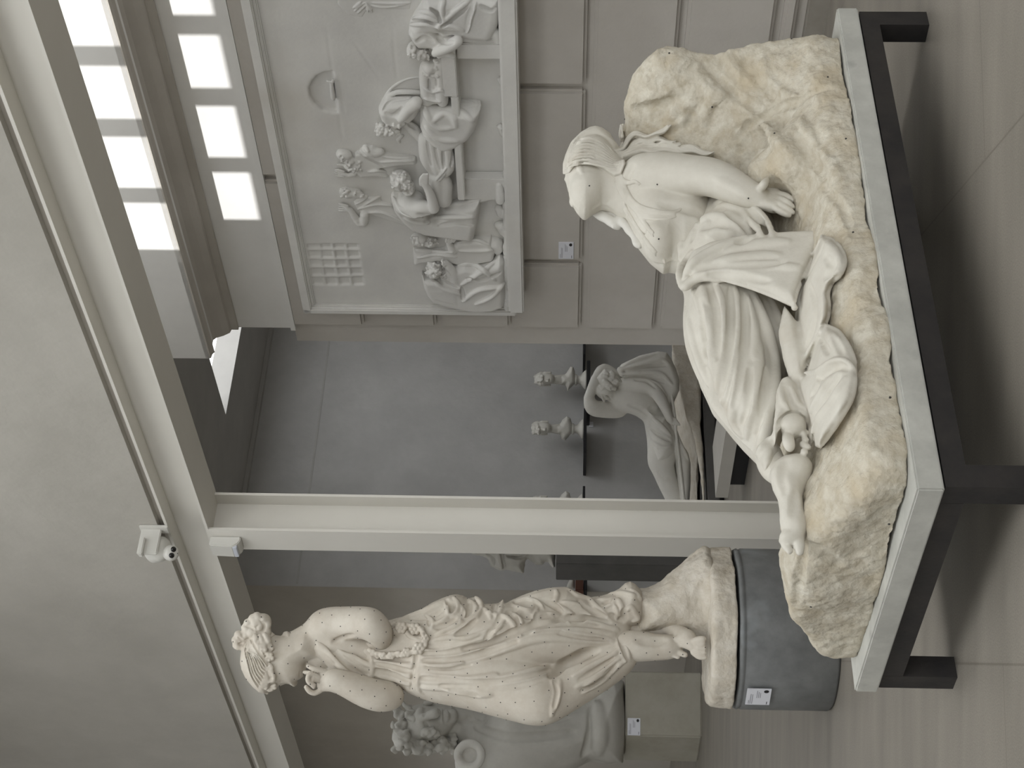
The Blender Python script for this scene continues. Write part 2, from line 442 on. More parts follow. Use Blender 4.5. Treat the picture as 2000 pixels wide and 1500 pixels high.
        for ax in range(3):
            sl0 = [slice(1, -1)]*3; sl0[ax] = slice(0, -1); sl1 = list(sl0); sl1[ax] = slice(1, None)
            a = neg[tuple(sl0)]; b = neg[tuple(sl1)]
            for flip in (0, 1):
                w = np.nonzero((a & ~b) if not flip else (~a & b))
                P = [w[0]+1, w[1]+1, w[2]+1]; P[ax] = w[ax]
                o1, o2 = [(1, 2), (2, 0), (0, 1)][ax]
                def cell(u_, v_):
                    R = [P[0].copy(), P[1].copy(), P[2].copy()]; R[o1] -= u_; R[o2] -= v_
                    return idx[R[0], R[1], R[2]]
                q4 = [cell(1, 1), cell(0, 1), cell(0, 0), cell(1, 0)]
                if flip: q4 = q4[::-1]
                Q.append(np.stack(q4, 1))
        Q = np.vstack(Q); Q = Q[(Q >= 0).all(1)]
        E = np.vstack([Q[:, [0, 1]], Q[:, [1, 2]], Q[:, [2, 3]], Q[:, [3, 0]]])
        deg = np.bincount(E.ravel(), minlength=len(V)).astype(float)[:, None]+1e-9
        for it in range(smooth):
            for lam in (.5, -.3) if smooth > 1 else (.5,):
                acc = np.stack([np.bincount(E[:, 0], V[E[:, 1], i], len(V))+np.bincount(E[:, 1], V[E[:, 0], i], len(V)) for i in range(3)], 1)
                V = V+lam*(acc/deg-V)
        if np.linalg.det(s.A) < 0: Q = Q[:, ::-1]
        Wd = s.o+V@s.A
        if noise is not None or nails:
            a, b, c_, d_ = [Wd[Q[:, i]] for i in range(4)]
            fn = np.cross(c_-a, d_-b)
            Nn = np.stack([sum(np.bincount(Q[:, j], fn[:, i], len(V)) for j in range(4)) for i in range(3)], 1)
            Nn /= np.linalg.norm(Nn, axis=1)[:, None]+1e-12
        if noise is not None:
            dsp = 0
            for (amp, sc, sd) in noise:
                sc3 = np.array(sc if not np.isscalar(sc) else (sc,)*3, float)
                dsp = dsp+amp*vnoise(V*sc3+100, sd)
            Wd = Wd+Nn*dsp[:, None]
        mats = [mat]; base = parent.location if parent is not None else Vector((0, 0, 0))
        nq = len(Q)
        if nails:
            rngl = np.random.default_rng(3); order = rngl.permutation(len(Wd)); cell = {}; pick = []
            sp = nails
            for i in order[:6000]:
                p = Wd[i]; kx = tuple((p//sp).astype(int)); bad = False
                for dx in (-1, 0, 1):
                    for dy in (-1, 0, 1):
                        for dz in (-1, 0, 1):
                            for j in cell.get((kx[0]+dx, kx[1]+dy, kx[2]+dz), ()):
                                if np.linalg.norm(Wd[j]-p) < sp: bad = True; break
                if not bad: cell.setdefault(kx, []).append(i); pick.append(i)
            NV_, NQ = [], []
            for i in pick:
                p, n = Wd[i], Nn[i]
                a = np.cross(n, [0, 0, 1.0]) if abs(n[2]) < .9 else np.cross(n, [1.0, 0, 0]); a /= np.linalg.norm(a); b = np.cross(n, a)
                b0 = len(Wd)+len(NV_)
                for hh, rr in ((-.001, 1), (.0012, 1), (.002, .4)):
                    for m in range(6):
                        an = m*math.pi/3; NV_.append(p+n*hh+nail_r*rr*(math.cos(an)*a+math.sin(an)*b))
                for l in range(2):
                    for m in range(6): NQ.append((b0+l*6+m, b0+l*6+(m+1) % 6, b0+l*6+6+(m+1) % 6, b0+l*6+6+m))
                NQ.append((b0+12, b0+13, b0+14, b0+15)); NQ.append((b0+12, b0+15, b0+16, b0+17))
            Wd = np.vstack([Wd, NV_]); Q = np.vstack([Q, NQ]); mats.append(M['dark'])
        me = mesh_np(name, Wd, Q)
        if nails and len(me.polygons) == len(Q):
            mi = np.zeros(len(Q), np.int32); mi[nq:] = 1; me.polygons.foreach_set('material_index', mi)
        o = link(name, me, parent, mats)
        s.stats = (len(V), nq); print('SCULPT', name, g.shape, len(V))
        return o
# ================================================================== room shell
ZT = 4.7                                    # roof underside
T3 = float(D1@(CO+ray(1000, 676)*13.3))     # far wall position along the aisle
N4 = 5.88                                   # face of the left far wall
def zon(x, y, n): return float(atp(x, y, NV, n)[2])
def ton(x, y, n): return float(D1@atp(x, y, NV, n))
boxes('floor', [(-8, 22, -6, 13, -.2, 0)], M['floor'], kind='structure')
# upper wall carried on the steel beam, with a high window strip towards the sun
ZB = zon(407, 1035, C1); ZBT = zon(325, 1035, C1)
TW0, TW1 = 2.55, 5.12
mull = []
tp = [ton(42, 1, C2)]
ux = [145, 180, 283, 312, 408]
edges = [ton(365, yy, C2) for yy in (42, 145, 180, 283, 312, 408)]   # lit strips seen on the frieze
TW1 = edges[5]+.02
zw0, zw1 = 3.47, 4.5
mull = [(edges[1]+.02, edges[2]+.02), (edges[3]+.02, edges[4]+.02)]
pitch = (edges[4]-edges[0])/2
mull += [(edges[1]+.02-pitch*k, edges[2]+.02-pitch*k) for k in (1, 2, 3)]
TW0 = edges[1]+.02-pitch*4
up = [(-8, TW0, C1, C1+.3, ZBT+.03, ZT), (TW1, 20, C1, C1+.3, ZBT+.03, ZT),
      (TW0, TW1, C1, C1+.3, ZBT+.03, zw0), (TW0, TW1, C1, C1+.3, zw1, ZT)]
up += [(a, b, C1+.1, C1+.2, zw0, zw1) for a, b in mull]
boxes('wall_centre', up, M['wallc'], kind='structure')
boxes('trim_1', [(-8, 20, C1+.03, C1+.25, ZBT-.002, ZBT+.03)], M['brown'], kind='structure')
# wall on the right: ashlar, frieze, cornice, overhanging upper wall
TE = ton(660, 674, C2); TF = ton(500, 643, C2)
def zj(x, y): return zon(x, y, C2)
ZF0 = (zj(435, 1)+zj(573, 640))/2; ZF1 = zj(290, 1)
NU = C2-.19; ZC1 = zon(207, 1, NU)
bk = .026
WR = [(-8, TE, C2+bk, C2+.45, 0, ZF0)]
boxes('wall_right_frieze', [(-8, TF, C2+.012, C2+.45, ZF0, ZF1+.05)], M['wallw'], kind='structure').name = 'wall_right.003'
boxes('wall_right', WR, M['ash'], kind='structure')
# raised ashlar blocks are part of the wall surface: one mesh
jz = [0.10, zj(1519, 50), (zj(1337, 1)+zj(1283, 650))/2, (zj(1157, 1)+zj(1138, 640))/2, zj(1003, 632), zj(858, 628), zj(716, 625), ZF0-.0]
v1 = ton(1080, 172, C2); v2 = ton(1080, 513, C2); pb = v2-v1
blk = []; g_ = .015
tend = ton(1000, 644, C2)
for i in range(len(jz)-1):
    vs = sorted([v1+pb*k for k in range(-6, 3)]) if i % 2 == 1 else sorted([v1+pb*(k+(.5 if i != 1 else 0)) for k in range(-6, 3)])
    if i in (1, 3, 5): vs = sorted([v2+pb*k for k in range(-6, 1)])
    else: vs = sorted([v2+pb*(k-.5) for k in range(-6, 1)])
    if i == 1: vs = sorted([v2+pb*k for k in range(-6, 1)])
    if i == 3: vs = sorted([v2+pb*k for k in range(-6, 1)])
    vs = [v for v in vs if -8 < v < tend-.1]+[tend]
    for a, b in zip(vs[:-1], vs[1:]):
        z0, z1 = jz[i]+g_, jz[i+1]-g_
        if i == len(jz)-2: z1 = jz[i+1]
        blk.append((a+g_, b-g_, C2-.004, C2+bk+.02, z0, z1))
boxes('wall_right_ashlar', blk, M['ash'], bevel=.014, kind='structure').name = 'wall_right.001'
boxes('baseboard_right', [(-8, TE, C2-.03, C2+.1, 0, zj(1580, 1))], M['base'], kind='structure')
# cornice profile swept along the wall
h_ = ZC1-ZF1
prof = [(C2+.012, ZF1-.02), (C2-.005, ZF1-.02), (C2-.005, ZF1+.015), (C2-.025, ZF1+.02), (C2-.045, ZF1+.05), (C2-.06, ZF1+.085), (C2-.10, ZF1+.12), (C2-.15, ZF1+h_*.8), (C2-.165, ZF1+h_*.9), (NU, ZF1+h_*.93), (NU, ZC1), (NU, ZC1+.02), (C2+.1, ZC1+.02)]
V, Q = [], []
for (n_, z_) in prof:
    for t_ in (-8, TF): V.append(W(t_, n_, z_))
for i in range(len(prof)-1): Q.append((2*i, 2*i+1, 2*i+3, 2*i+2))
me = mesh_np('trim_2', V, Q, False); tm = link('trim_2', me, None, [M['ash']]); tm['kind'] = 'structure'
V2 = [W(TF, n_, z_) for n_, z_ in prof]
bm = bmesh.new(); bm.from_mesh(me); bm.faces.new([bm.verts.new(v) for v in V2]); bm.to_mesh(me); bm.free()
boxes('wall_right_upper', [(-8, ton(380, 700, NU), NU, C2+.45, ZC1, ZT)], M['wallw'], kind='structure').name = 'wall_right.002'
boxes('trim_3', [(-8, TF+.0, C2-.006, C2+.02, ZF0-.012, ZF0+.012)], M['wallw'], kind='structure')
# far room
boxes('wall_far', [(T3, T3+.3, N4-.02, 13, 0, 3.62)], M['blue'], kind='structure')
boxes('wall_far_left', [(T3+.002, T3+.31, N4-.022, N4+.02, 0, 3.62), (T3+.3, 20, N4-.022, N4+.3, 0, 3.62)], M['brown'], kind='structure').name = 'wall_far.001'
zjt = 3.085
boxes('trim_4', [(T3-.003, T3+.05, N4+.001, 12.9, zjt-.008, zjt+.008), (T3-.05, T3+.1, N4, 13, 3.585, 3.619)], M['dceil'], kind='structure')
Xs = atz(442, 810, 3.616); st, sn = tn(Xs)
CT0 = 6.3
boxes('ceiling', [(CT0, st-1.8, C1+.3, 13, 3.62, 3.8), (st, 20, 4.9, 13, 3.62, 3.8), (10.4, 11, C1+.3, 4.9, 3.62, 3.8), (14.5, 20, C1+.3, 4.9, 3.62, 3.8), (11, 14.5, C1+.3, C1+.5, 3.62, 3.8), (st, 8.4, C1+.3, 4.9, 3.62, 3.8), (8.4, 10.4, C1+.3, C1+.55, 3.62, 3.8), (st-1.8, st, C1+.3, sn, 3.62, 3.8), (st-1.8, st, sn+1.6, 13, 3.62, 3.8)], M['dceil'], kind='structure')  # two openings hidden behind the beam are added to brighten the left far wall
boxes('wall_back_of_right', [(5.2, 5.4, C2+.45, 13, 0, 3.7), (5.2, 14, 12.8, 13, 0, 3.7), (CT0-.1, CT0+.1, C1+.3, NU, 3.62, ZT)], M['dceil'], kind='structure').name = 'wall_side'
boxes('wall_left', [(20, 20.3, -6, N4+.3, 0, ZT)], M['wallc'], kind='structure')
# unseen roof over the aisle with openings for light; upright parapet added to block sun
boxes('ceiling_aisle', [(-8, 20, -6, -1.6, ZT, ZT+.2), (-8, -3.4, -1.6, 1.95, ZT, ZT+.2), (6, 20, -1.6, 1.95, ZT, ZT+.2), (-3.4, 6, 1.6, 1.95, ZT, ZT+.2), (-3.6, 6.2, -1.8, -1.6, ZT+.2, ZT+2.95), (-8, TW0-.3, 1.95, C1+.3, ZT, ZT+.2), (TW1+.25, 20, 1.95, C1+.3, ZT, ZT+.2), (TW0-.3, TW1+.25, 3.2, C1+.3, ZT, ZT+.2), (-8, -3, C1+.3, C2+.45, ZT, ZT+.2), (5.6, CT0, C1+.3, C2+.45, ZT, ZT+.2), (-3, 5.6, C1+.3, C1+.4, ZT, ZT+.2), (-3, 5.6, C2-.25, C2+.45, ZT, ZT+.2)], M['wallw'], kind='structure').name = 'ceiling.001'
# wall behind the viewer with a wide window opening
boxes('wall_behind', [(-8, 20, -6.3, -6, 0, 2.9), (-8, 20, -6.3, -6, 4.2, ZT), (-8, 4, -6.3, -6, 2.9, 4.2), (16, 20, -6.3, -6, 2.9, 4.2)]+[(a, a+.12, -6.25, -6.05, 2.9, 4.2) for a in (7, 10, 13)], M['wallc'], kind='structure').name = 'wall_rear'
TG = -3.6
boxes('wall_near', [(TG-.3, TG, -6, 8, 4.5, ZT), (TG-.3, TG, -6, 8, 0, .25), (TG-.3, TG, C2+.45, 8, .25, 4.5), (TG-.3, TG, -6, -5.6, .25, 4.5)]+[(TG-.2, TG-.1, a, a+.07, .25, 4.5) for a in (-3.4, -1.2, 1.0, 3.2)], M['wallc'], kind='structure').name = 'wall_near'
# ------------------------------------------------------------------ steel column and beam
tcn = ton(430, 1035, C1); tcf = ton(430, 1072, C1)
def nat(x, y, z): return tn(atz(x, y, z))[1]
NB = nat(422, 961, ZB)                        # far edge of the bottom flange
BW = NB-C1
cb = empty('steel_beam', W(5, C1+BW/2, ZB), 'long cream painted steel beam running under the plaster wall across the top', 'beam')
boxes('bottom_flange', [(-8, 20, C1, NB, ZB, ZB+.012)], M['steelw'], cb)
boxes('web', [(-8, 20, C1+BW/2-.02, C1+BW/2, ZB+.01, ZBT-.01)], M['steelw'], cb)
boxes('top_flange', [(-8, 20, C1, NB, ZBT-.012, ZBT)], M['steelw'], cb)
boxes('cable', [(ton(100, 165, C1+.1), ton(305, 750, C1+.1), C1+BW/2-.032, C1+BW/2-.02, ZB+.03, ZB+.042)], M['steelw'], cb, bevel=.003)
# column n-depth from its right edge at (700, 966)
rr = ray(700, 966); k = (tcn-D1@CO)/(D1@rr); NCF = float(NV@(CO+rr*k))
cc = empty('steel_column', W((tcn+tcf)/2, C1+.08, 0), 'cream steel column with open channel side standing behind the reclining statue', 'column')
boxes('front_flange', [(tcn, tcf, C1, C1+.012, 0, ZB)], M['steelw'], cc)
boxes('web', [((tcn+tcf)/2-.006, (tcn+tcf)/2+.006, C1+.01, NCF-.01, 0, ZB)], M['steelw'], cc)
boxes('rear_flange', [(tcn, tcf, NCF-.012, NCF, 0, ZB)], M['steelw'], cc)
# ------------------------------------------------------------------ low table
TA = math.radians(39.9); E0 = np.array([math.cos(TA), math.sin(TA), 0]); E2 = np.array([-math.sin(TA), math.cos(TA), 0])
TN = atz(1846, 957, .193); TN[2] = 0
LS_, WS_ = 1.69, .887
def TP(s, t, z): return TN+E0*s+E2*t+UP*z
ZS = float((lambda a: a)(.193))
rz = ray(1792, 957); kk = np.linalg.norm(TN[:2])/np.linalg.norm(rz[:2]); ZTOP = float(1+rz[2]*kk)
stand = empty('display_stand', TP(LS_/2, WS_/2, 0), 'low black steel stand under the grey slab of the reclining statue', 'stand')
rh = .055
boxes('frame', [('w', TP(.012, .005, .193-rh), E0*(LS_-.024), E2*.06, UP*(rh-.004)), ('w', TP(.012, WS_-.065, .193-rh), E0*(LS_-.024), E2*.06, UP*(rh-.004)),
      ('w', TP(.012, .066, .193-rh), E0*.06, E2*(WS_-.132), UP*(rh-.004)), ('w', TP(LS_-.072, .066, .193-rh), E0*.06, E2*(WS_-.132), UP*(rh-.004))], M['black'], stand)
for (a, b) in ((.012, .005), (LS_-.072, .005), (.012, WS_-.065), (LS_-.072, WS_-.065)):
    boxes('leg', [('w', TP(a, b, 0), E0*.06, E2*.06, UP*(.193-rh))], M['black'], stand)
sl = boxes('stone_slab', [('w', TP(0, 0, .193), E0*LS_, E2*WS_, UP*(ZTOP-.193))], M['slab'], bevel=.004)
tag(sl, 'grey veined stone slab lying on the low black steel stand', 'slab')
# ------------------------------------------------------------------ round pedestal, label cards
PC = atz(1645, 1228, 0); 
PC = CO+ray(1440, 1227)*5.86; PC[2] = 0
RP = .303
zp = float(atz(1447, 1225, 0)[2]); 
rr = ray(1447, 1226); PF = PC[:2]-RP*(PC[:2]/np.linalg.norm(PC[:2])); ZP = float(1+rr[2]*np.linalg.norm(PF)/np.linalg.norm(rr[:2]))
ped = lathe('round_pedestal', [(0, 0), (RP-.01, 0), (RP, .012), (RP, ZP-.03), (RP-.004, ZP-.024), (RP-.004, ZP-.02), (RP, ZP-.014), (RP-.006, ZP-.002), (RP-.02, ZP), (0, ZP)], PC, M['ped'], seg=96)
tag(ped, 'round dark grey cement pedestal under the standing woman statue', 'pedestal')
def card(name, c, ex, ey, nrm, label, group=None):
    """museum label: board, black oval mark and thin grey text lines; ex = width vector, ey = height vector (down)"""
    c = np.asarray(c, float); th = nrm*.004
    L = [('w', c+nrm*.001, ex, ey, th, 0)]
    def bar(x0, y0, w, h, mi): L.append(('w', c+nrm*.005+ex*x0+ey*y0, ex*w, ey*h, nrm*.0006, mi))
    for i, wd in enumerate((.22, .62, .60)): bar(.07, .10+i*.07, wd, .03, 1)
    for i, wd in enumerate((.5, .42, .35)): bar(.45, .42+i*.07, wd*.9, .025, 1)
    bar(.05, .86, .16, .03, 2)
    for i in range(9):
        a = (i-4)/4.5; hw = math.sqrt(max(0, 1-a*a))*.09
        bar(.86-hw, .80+a*.10-.011, 2*hw, .024, 2)
    o = boxes(name, L, M['card'], mats=[M['card'], M['ink'], M['inkb']])
    return tag(o, label, 'label', group)
def card_px(x0, x1, y0, y1, nvec, c, label):
    """(x0..x1) top to bottom, y1 = left edge, y0 = right edge"""
    A_, B_, D_ = atp(x0, y1, nvec, c), atp(x0, y0, nvec, c), atp(x1, y1, nvec, c)
    ex = B_-A_; ex[2] = 0; ey = D_-A_; ey = -UP*np.linalg.norm(ey)
    return card('label_card', A_, ex, ey, -np.asarray(nvec, float), label)
card_px(1091, 1120, 472, 504, NV, C2-.004, 'white label card on the ashlar wall below the carved relief')

print('ST', st, sn)
# card on the round pedestal (stands against the curved face)
dirp = atz(1480, 1358, 0); 
def cyl_hit(x, y, R_):
    r = ray(x, y); o2 = CO[:2]-PC[:2]; a = r[0]**2+r[1]**2; b = o2@r[:2]; c_ = o2@o2-R_*R_
    k_ = (-b-math.sqrt(max(0, b*b-a*c_)))/a; return CO+r*k_
A_ = cyl_hit(1455, 1372, RP+.004); B_ = cyl_hit(1462, 1342, RP+.004)
ex = B_-A_; ex[2] = 0; nr = np.cross(ex, UP); nr /= np.linalg.norm(nr); nr = nr if nr@(CO-A_) > 0 else -nr
card('label_card', A_+nr*.004, ex, -UP*.088, nr, 'white label card fixed to the round dark grey pedestal')
# ------------------------------------------------------------------ dome camera and motion sensor
def face_pt(x, y): return atp(x, y, NV, C1-.001)
def frame_box(x0, x1, y0, y1, dn, n0=C1):
    A_ = atp(x0, y1, NV, n0); tt0, _ = tn(A_); B_ = atp(x1, y0, NV, n0); tt1, _ = tn(B_)
    z0_, z1_ = sorted((A_[2], B_[2])); t0_, t1_ = sorted((tt0, tt1))
    return (t0_, t1_, n0-dn, n0, z0_, z1_)
pc = face_pt(300, 1045)
dc = empty('dome_camera', pc, 'white dome security camera on a bracket above the beam', 'camera')
boxes('bracket', [frame_box(277, 328, 1025, 1037, .012)], M['camw'], dc, bevel=.003)
fb = frame_box(276, 330, 1030, 1033, .10)
boxes('arm', [(fb[0], fb[0]+.014, C1-.13, C1, fb[4]+.03, fb[5]-.005), (fb[0]-.02, fb[0]+.014, C1-.14, C1-.06, fb[5]-.035, fb[5]-.015)], M['camw'], dc, bevel=.004)
hc = CO+ray(312, 1072)*(depth(face_pt(312, 1072))-.13)
pxc = depth(hc)/FP
dn_ = np.array([.35, -.35, -.87]); dn_ /= np.linalg.norm(dn_)
lathe('housing', [(0, -.052), (.045, -.05), (.052, -.04), (.054, -.012), (.055, -.01), (.054, .0), (.052, .012), (.045, .03), (.03, .04), (0, .042)], hc, M['camw'], dc, seg=40, axis=dn_)
bc = CO+ray(334, 1080)*(depth(hc)-.035)
look = (CO-bc)*np.array([1, 1, 1]); look = look/np.linalg.norm(look)+np.array([.1, 0, -.25]); look /= np.linalg.norm(look)
prof_ = [(.034*math.sin(a), .034*math.cos(a)*-1) for a in np.linspace(0, math.radians(140), 16)]+[(.0, .027)]
ballo = lathe('camera_ball', prof_, bc, M['camw'], dc, seg=36, axis=look)
rgt = np.cross(look, UP); rgt /= np.linalg.norm(rgt)
for dx, dz, rr_ in ((-.013, -.003, .0115), (.013, .003, .0115), (.003, -.021, .0018)):
    lathe('lens', [(0, 0), (rr_, 0), (rr_, .002), (0, .002)], bc+rgt*dx+np.cross(rgt, look)*dz+look*.0268, M['lens'], dc if False else ballo, seg=20, axis=look)
tz = frame_box(418, 470, 1048, 1068, .04)
ms = empty('motion_sensor', W((tz[0]+tz[1])/2, C1-.02, tz[4]), 'small white motion sensor at the top of the steel column', 'sensor')
bm = bmesh.new()
pts = [(tz[5], .045), (tz[4]+.03, .05), (tz[4]+.008, .035), (tz[4], .02), (tz[4], 0), (tz[5], 0)]
a = [bm.verts.new(W(tz[0], C1-q, z_)) for z_, q in pts]; b = [bm.verts.new(W(tz[1], C1-q, z_)) for z_, q in pts]
bm.faces.new(a); bm.faces.new(b[::-1])
for i in range(len(a)): bm.faces.new((a[i], b[i], b[(i+1) % 6], a[(i+1) % 6]))
bmesh.ops.recalc_face_normals(bm, faces=bm.faces); bmesh.ops.bevel(bm, geom=list(bm.edges), offset=.004, segments=2, affect='EDGES')
me = bpy.data.meshes.new('body'); bm.to_mesh(me); bm.free(); link('body', me, ms, [M['camw']])
boxes('sensor_window', [(tz[0]+.006, tz[1]-.006, C1-.0525, C1-.03, tz[4]+.012, tz[4]+.03)], M['sens'], ms, bevel=.002)
# ------------------------------------------------------------------ far room things
def far_box(x0, x1, y0, y1, t0, t1, mat, name, parent=None, bevel=.004, nside=None):
    """box whose -D1 face at t0 covers the pixel rectangle"""
    A_ = atp(x0, y1, D1, t0); B_ = atp(x1, y0, D1, t0)
    na, nb = tn(A_)[1], tn(B_)[1]; za, zb = A_[2], B_[2]
    return boxes(name, [(t0, t1, min(na, nb), max(na, nb), min(za, zb), max(za, zb))], mat, parent, bevel=bevel)
# wall shelves
SH = [(1139, 1144, 684, 692, .30), (1146, 1153, 704, 784, .34), (1140, 1146, 797, 883, .34), (1138, 1143, 949, 1010, .34)]
txt = ['short visible end of a black wall shelf beside the pilaster', 'black wall shelf under the plaster bust nearest the pilaster', 'black wall shelf under the middle plaster bust', 'black wall shelf partly hidden by the steel column']
shelf = []
for (x0, x1, y0, y1, dp), tx in zip(SH, txt):
    o = far_box(x0, x1, y0 if y0 > 690 else y0-60, y1, T3-dp, T3-.002, M['inkb'], 'wall_shelf', bevel=.002); tag(o, tx, 'shelf', 'black shelves on the far wall'); shelf.append(o)
# small label below middle shelf
A_ = atp(1150, 834, D1, T3-.003); B_ = atp(1154, 824, D1, T3-.003)
bx = boxes('label_card', [(T3-.006, T3-.001, tn(A_)[1], tn(B_)[1]+.0, min(A_[2], B_[2])-.02, max(A_[2], B_[2]))], M['card']); tag(bx, 'tiny pale label on the far wall under the middle bust shelf', 'label')
# dark pedestal and things next to it
tq = T3-1.0
pd = far_box(1086, 1345, 1030, 1101, tq, tq+.23, M['dped'], 'square_pedestal'); 
tag(pd, 'tall dark grey square pedestal behind the steel column', 'pedestal')
ws = empty('wooden_bracket_shelf', atp(1140, 1138, D1, T3-.1), 'red brown wooden box on a black shelf by the wall corner', 'shelf')
far_box(1124, 1140, 1100, 1152, T3-.3, T3-.002, M['wood'], 'wooden_box', ws)
far_box(1141, 1147, 1100, 1152, T3-.32, T3-.002, M['inkb'], 'shelf_plate', ws)
S = Sculpt(CO, -CU, -CR, CF, h=.006)
dd = depth(atp(1115, 1140, D1, T3-.2))
S.poly([(1105, 1150), (1108, 1141), (1111, 1135), (1114, 1128), (1119, 1123), (1123, 1124), (1123, 1150)], dd, 12, 8).bake()
fr = S.mesh('plaster_fragment', M['greyst']); tag(fr, 'small grey stepped plaster fragment standing on the red brown box', 'fragment')
# torso blocks (large)
XB = atz(1370, 1400, 0); tb, nb_ = tn(XB)
def blk_face(x0, x1, y0, y1, n0, mat, name, dep, label):
    A_ = atp(x0, y1, NV, n0); B_ = atp(x1, y0, NV, n0); return A_, B_
bb = CO+ray(1371, 1440)*10.6; 
zb_ = 0.0
kz = lambda x, y, dep: float((CO+ray(x, y)*dep)[2])
DB = depth(atz(1371, 1440, 0)); P0 = atz(1371, 1440, 0)      # nearest vertical corner of the block
eR = np.array([math.cos(math.radians(8)), math.sin(math.radians(8)), 0]); eL = np.array([-eR[1], eR[0], 0])
wR = (1440-1315)*DB/FP; 
hB = kz(1221, 1440, DB)
eRn = eR*wR/ (eR@CR)
eLn = np.array([-.62, .78, 0]); wL = .42
bo = boxes('plaster_block', [('w', P0, eR*wR, eLn*wL, UP*hB)], M['block'], bevel=.01)
tag(bo, 'beige plaster block with a label, under the large grey torso', 'block')
P1_ = P0+eLn*(wL+.02)+np.array([-.02, 0, 0])
b2 = boxes('plaster_block', [('w', P1_-eR*.9, eR*.86, eLn*.4, UP*(hB*1.0))], M['block'], bevel=.012)
tag(b2, "second beige plaster block beside the labelled one, cut off by the photo's bottom edge", 'block')
cA = CO+ray(1226, 1437)*(DB-.03); nf = np.cross(eR, UP); nf = nf if nf@(CO-P0) > 0 else -nf
cA = cA-nf*((cA-P0)@nf); 
card('label_card', cA, eR*(33*DB/FP), -UP*(25*DB/FP), nf, 'small white label card on the beige plaster block')
# ================================================================== reclining statue
o3 = TN.copy()
mg = empty('reclining_statue', TP(.85, .45, ZTOP), 'plaster statue of a seated draped woman with bowed head on a rough rock base', 'statue')
def MS(h): return Sculpt(o3, E0, UP, E2, h)
# rock: height field over the slab
gs = np.array([0, .06, .15, .35, .6, .9, 1.15, 1.32, 1.47, 1.60, 1.68])
gt = np.array([0, .05, .12, .22, .32, .42, .6, .87])
GH = np.array([
 [.26, .30, .33, .36, .40, .42, .42, .30],
 [.27, .33, .36, .40, .445, .465, .45, .33],
 [.28, .34, .37, .41, .455, .475, .46, .36],
 [.29, .33, .365, .385, .40, .43, .45, .38],
 [.28, .32, .345, .365, .385, .40, .42, .40],
 [.28, .32, .35, .37, .385, .40, .43, .45],
 [.28, .33, .36, .385, .41, .44, .46, .42],
 [.28, .34, .38, .42, .50, .60, .62, .50],
 [.28, .34, .41, .50, .64, .76, .82, .56],
 [.27, .33, .48, .72, .83, .85, .85, .62],
 [.26, .30, .60, .82, .85, .85, .84, .6]])
def rockH(s_, t_):
    i = np.clip(np.searchsorted(gs, s_)-1, 0, len(gs)-2); j = np.clip(np.searchsorted(gt, t_)-1, 0, len(gt)-2)
    a = np.clip((s_-gs[i])/(gs[i+1]-gs[i]), 0, 1); b = np.clip((t_-gt[j])/(gt[j+1]-gt[j]), 0, 1)
    a = a*a*(3-2*a)*.5+a*.5; b = b*b*(3-2*b)*.4+b*.6
    return GH[i, j]*(1-a)*(1-b)+GH[i+1, j]*a*(1-b)+GH[i, j+1]*(1-a)*b+GH[i+1, j+1]*a*b
def rock_fn(X, Y, Z):
    H = rockH(X[:, 0, 0][:, None].astype(float), Z[0, 0, :][None, :].astype(float))       # (s,t)
    s_ = X[:, 0, :]; t_ = Z[0, :, :].reshape(1, -1)
    s2 = np.broadcast_to(X[:, :, 0], (X.shape[0], 1)); 
    S2 = X[:, 0, 0][:, None]; T2 = Z[0, 0, :][None, :]
    # footprint: rounded, slightly wavy outline
    wv = .008*np.sin(S2*9)+.006*np.sin(S2*23+1); wt = .008*np.sin(T2*11)
    lo_s, hi_s, lo_t, hi_t = .045+wt, 1.655+wt*.5, .022+wv+.02*np.clip(.2-S2, 0, 1), .86
    dx = np.maximum(lo_s-S2, S2-hi_s); dt_ = np.maximum(lo_t-T2, T2-hi_t); rr = .09
    fp = np.minimum(np.maximum(dx+rr, dt_+rr), 0)+np.sqrt(np.maximum(dx+rr, 0)**2+np.maximum(dt_+rr, 0)**2)-rr
    top = (Y-H[:, None, :])*.62
    k = .03; a = np.broadcast_to(fp[:, None, :], top.shape); h_ = np.maximum(k-np.abs(a-top), 0)/k
    d = np.maximum(a, top)+h_*h_*k*.25
    return np.maximum(d, ZTOP-Y)
R = MS(.005); R.n_ = None
R.field(rock_fn, (0, ZTOP-.03, -.02), (1.72, .95, .92)); R.bake(0)
# boulders and creases of the rock at the right
R.ell((1318, 168, .27), 78, 50, 85, 15, k=30)
R.ell((1295, 200, .34), 64, 48, 80, 0, k=36)
for e in [((1300, 190, .42), 70, 60, 90, 20), ((1390, 150, .26), 60, 30, 60, 0), ((1470, 230, .25), 75, 55, 70, 30), ((1560, 300, .16), 60, 90, 60, 25), ((1600, 120, .10), 28, 40, 50, 0), ((1500, 330, .24), 40, 60, 50, 30)]:
    R.ell(e[0], e[1]*.8, e[2]*.8, e[3]*.7, e[4], k=45)
R.bake()
R.strokes([[(1232, 205), (1275, 190), (1310, 178)], [(1330, 160), (1370, 150), (1395, 190), (1420, 185)], [(1420, 110), (1440, 140), (1470, 165)],
           [(1400, 180), (1385, 215), (1378, 245)], [(1490, 115), (1500, 150), (1520, 175), (1560, 195)], [(1560, 230), (1600, 290), (1640, 340)],
           [(1450, 200), (1490, 240), (1530, 290), (1570, 330)], [(1330, 240), (1370, 215)], [(1300, 230), (1345, 205)]], 10, 5, 8)
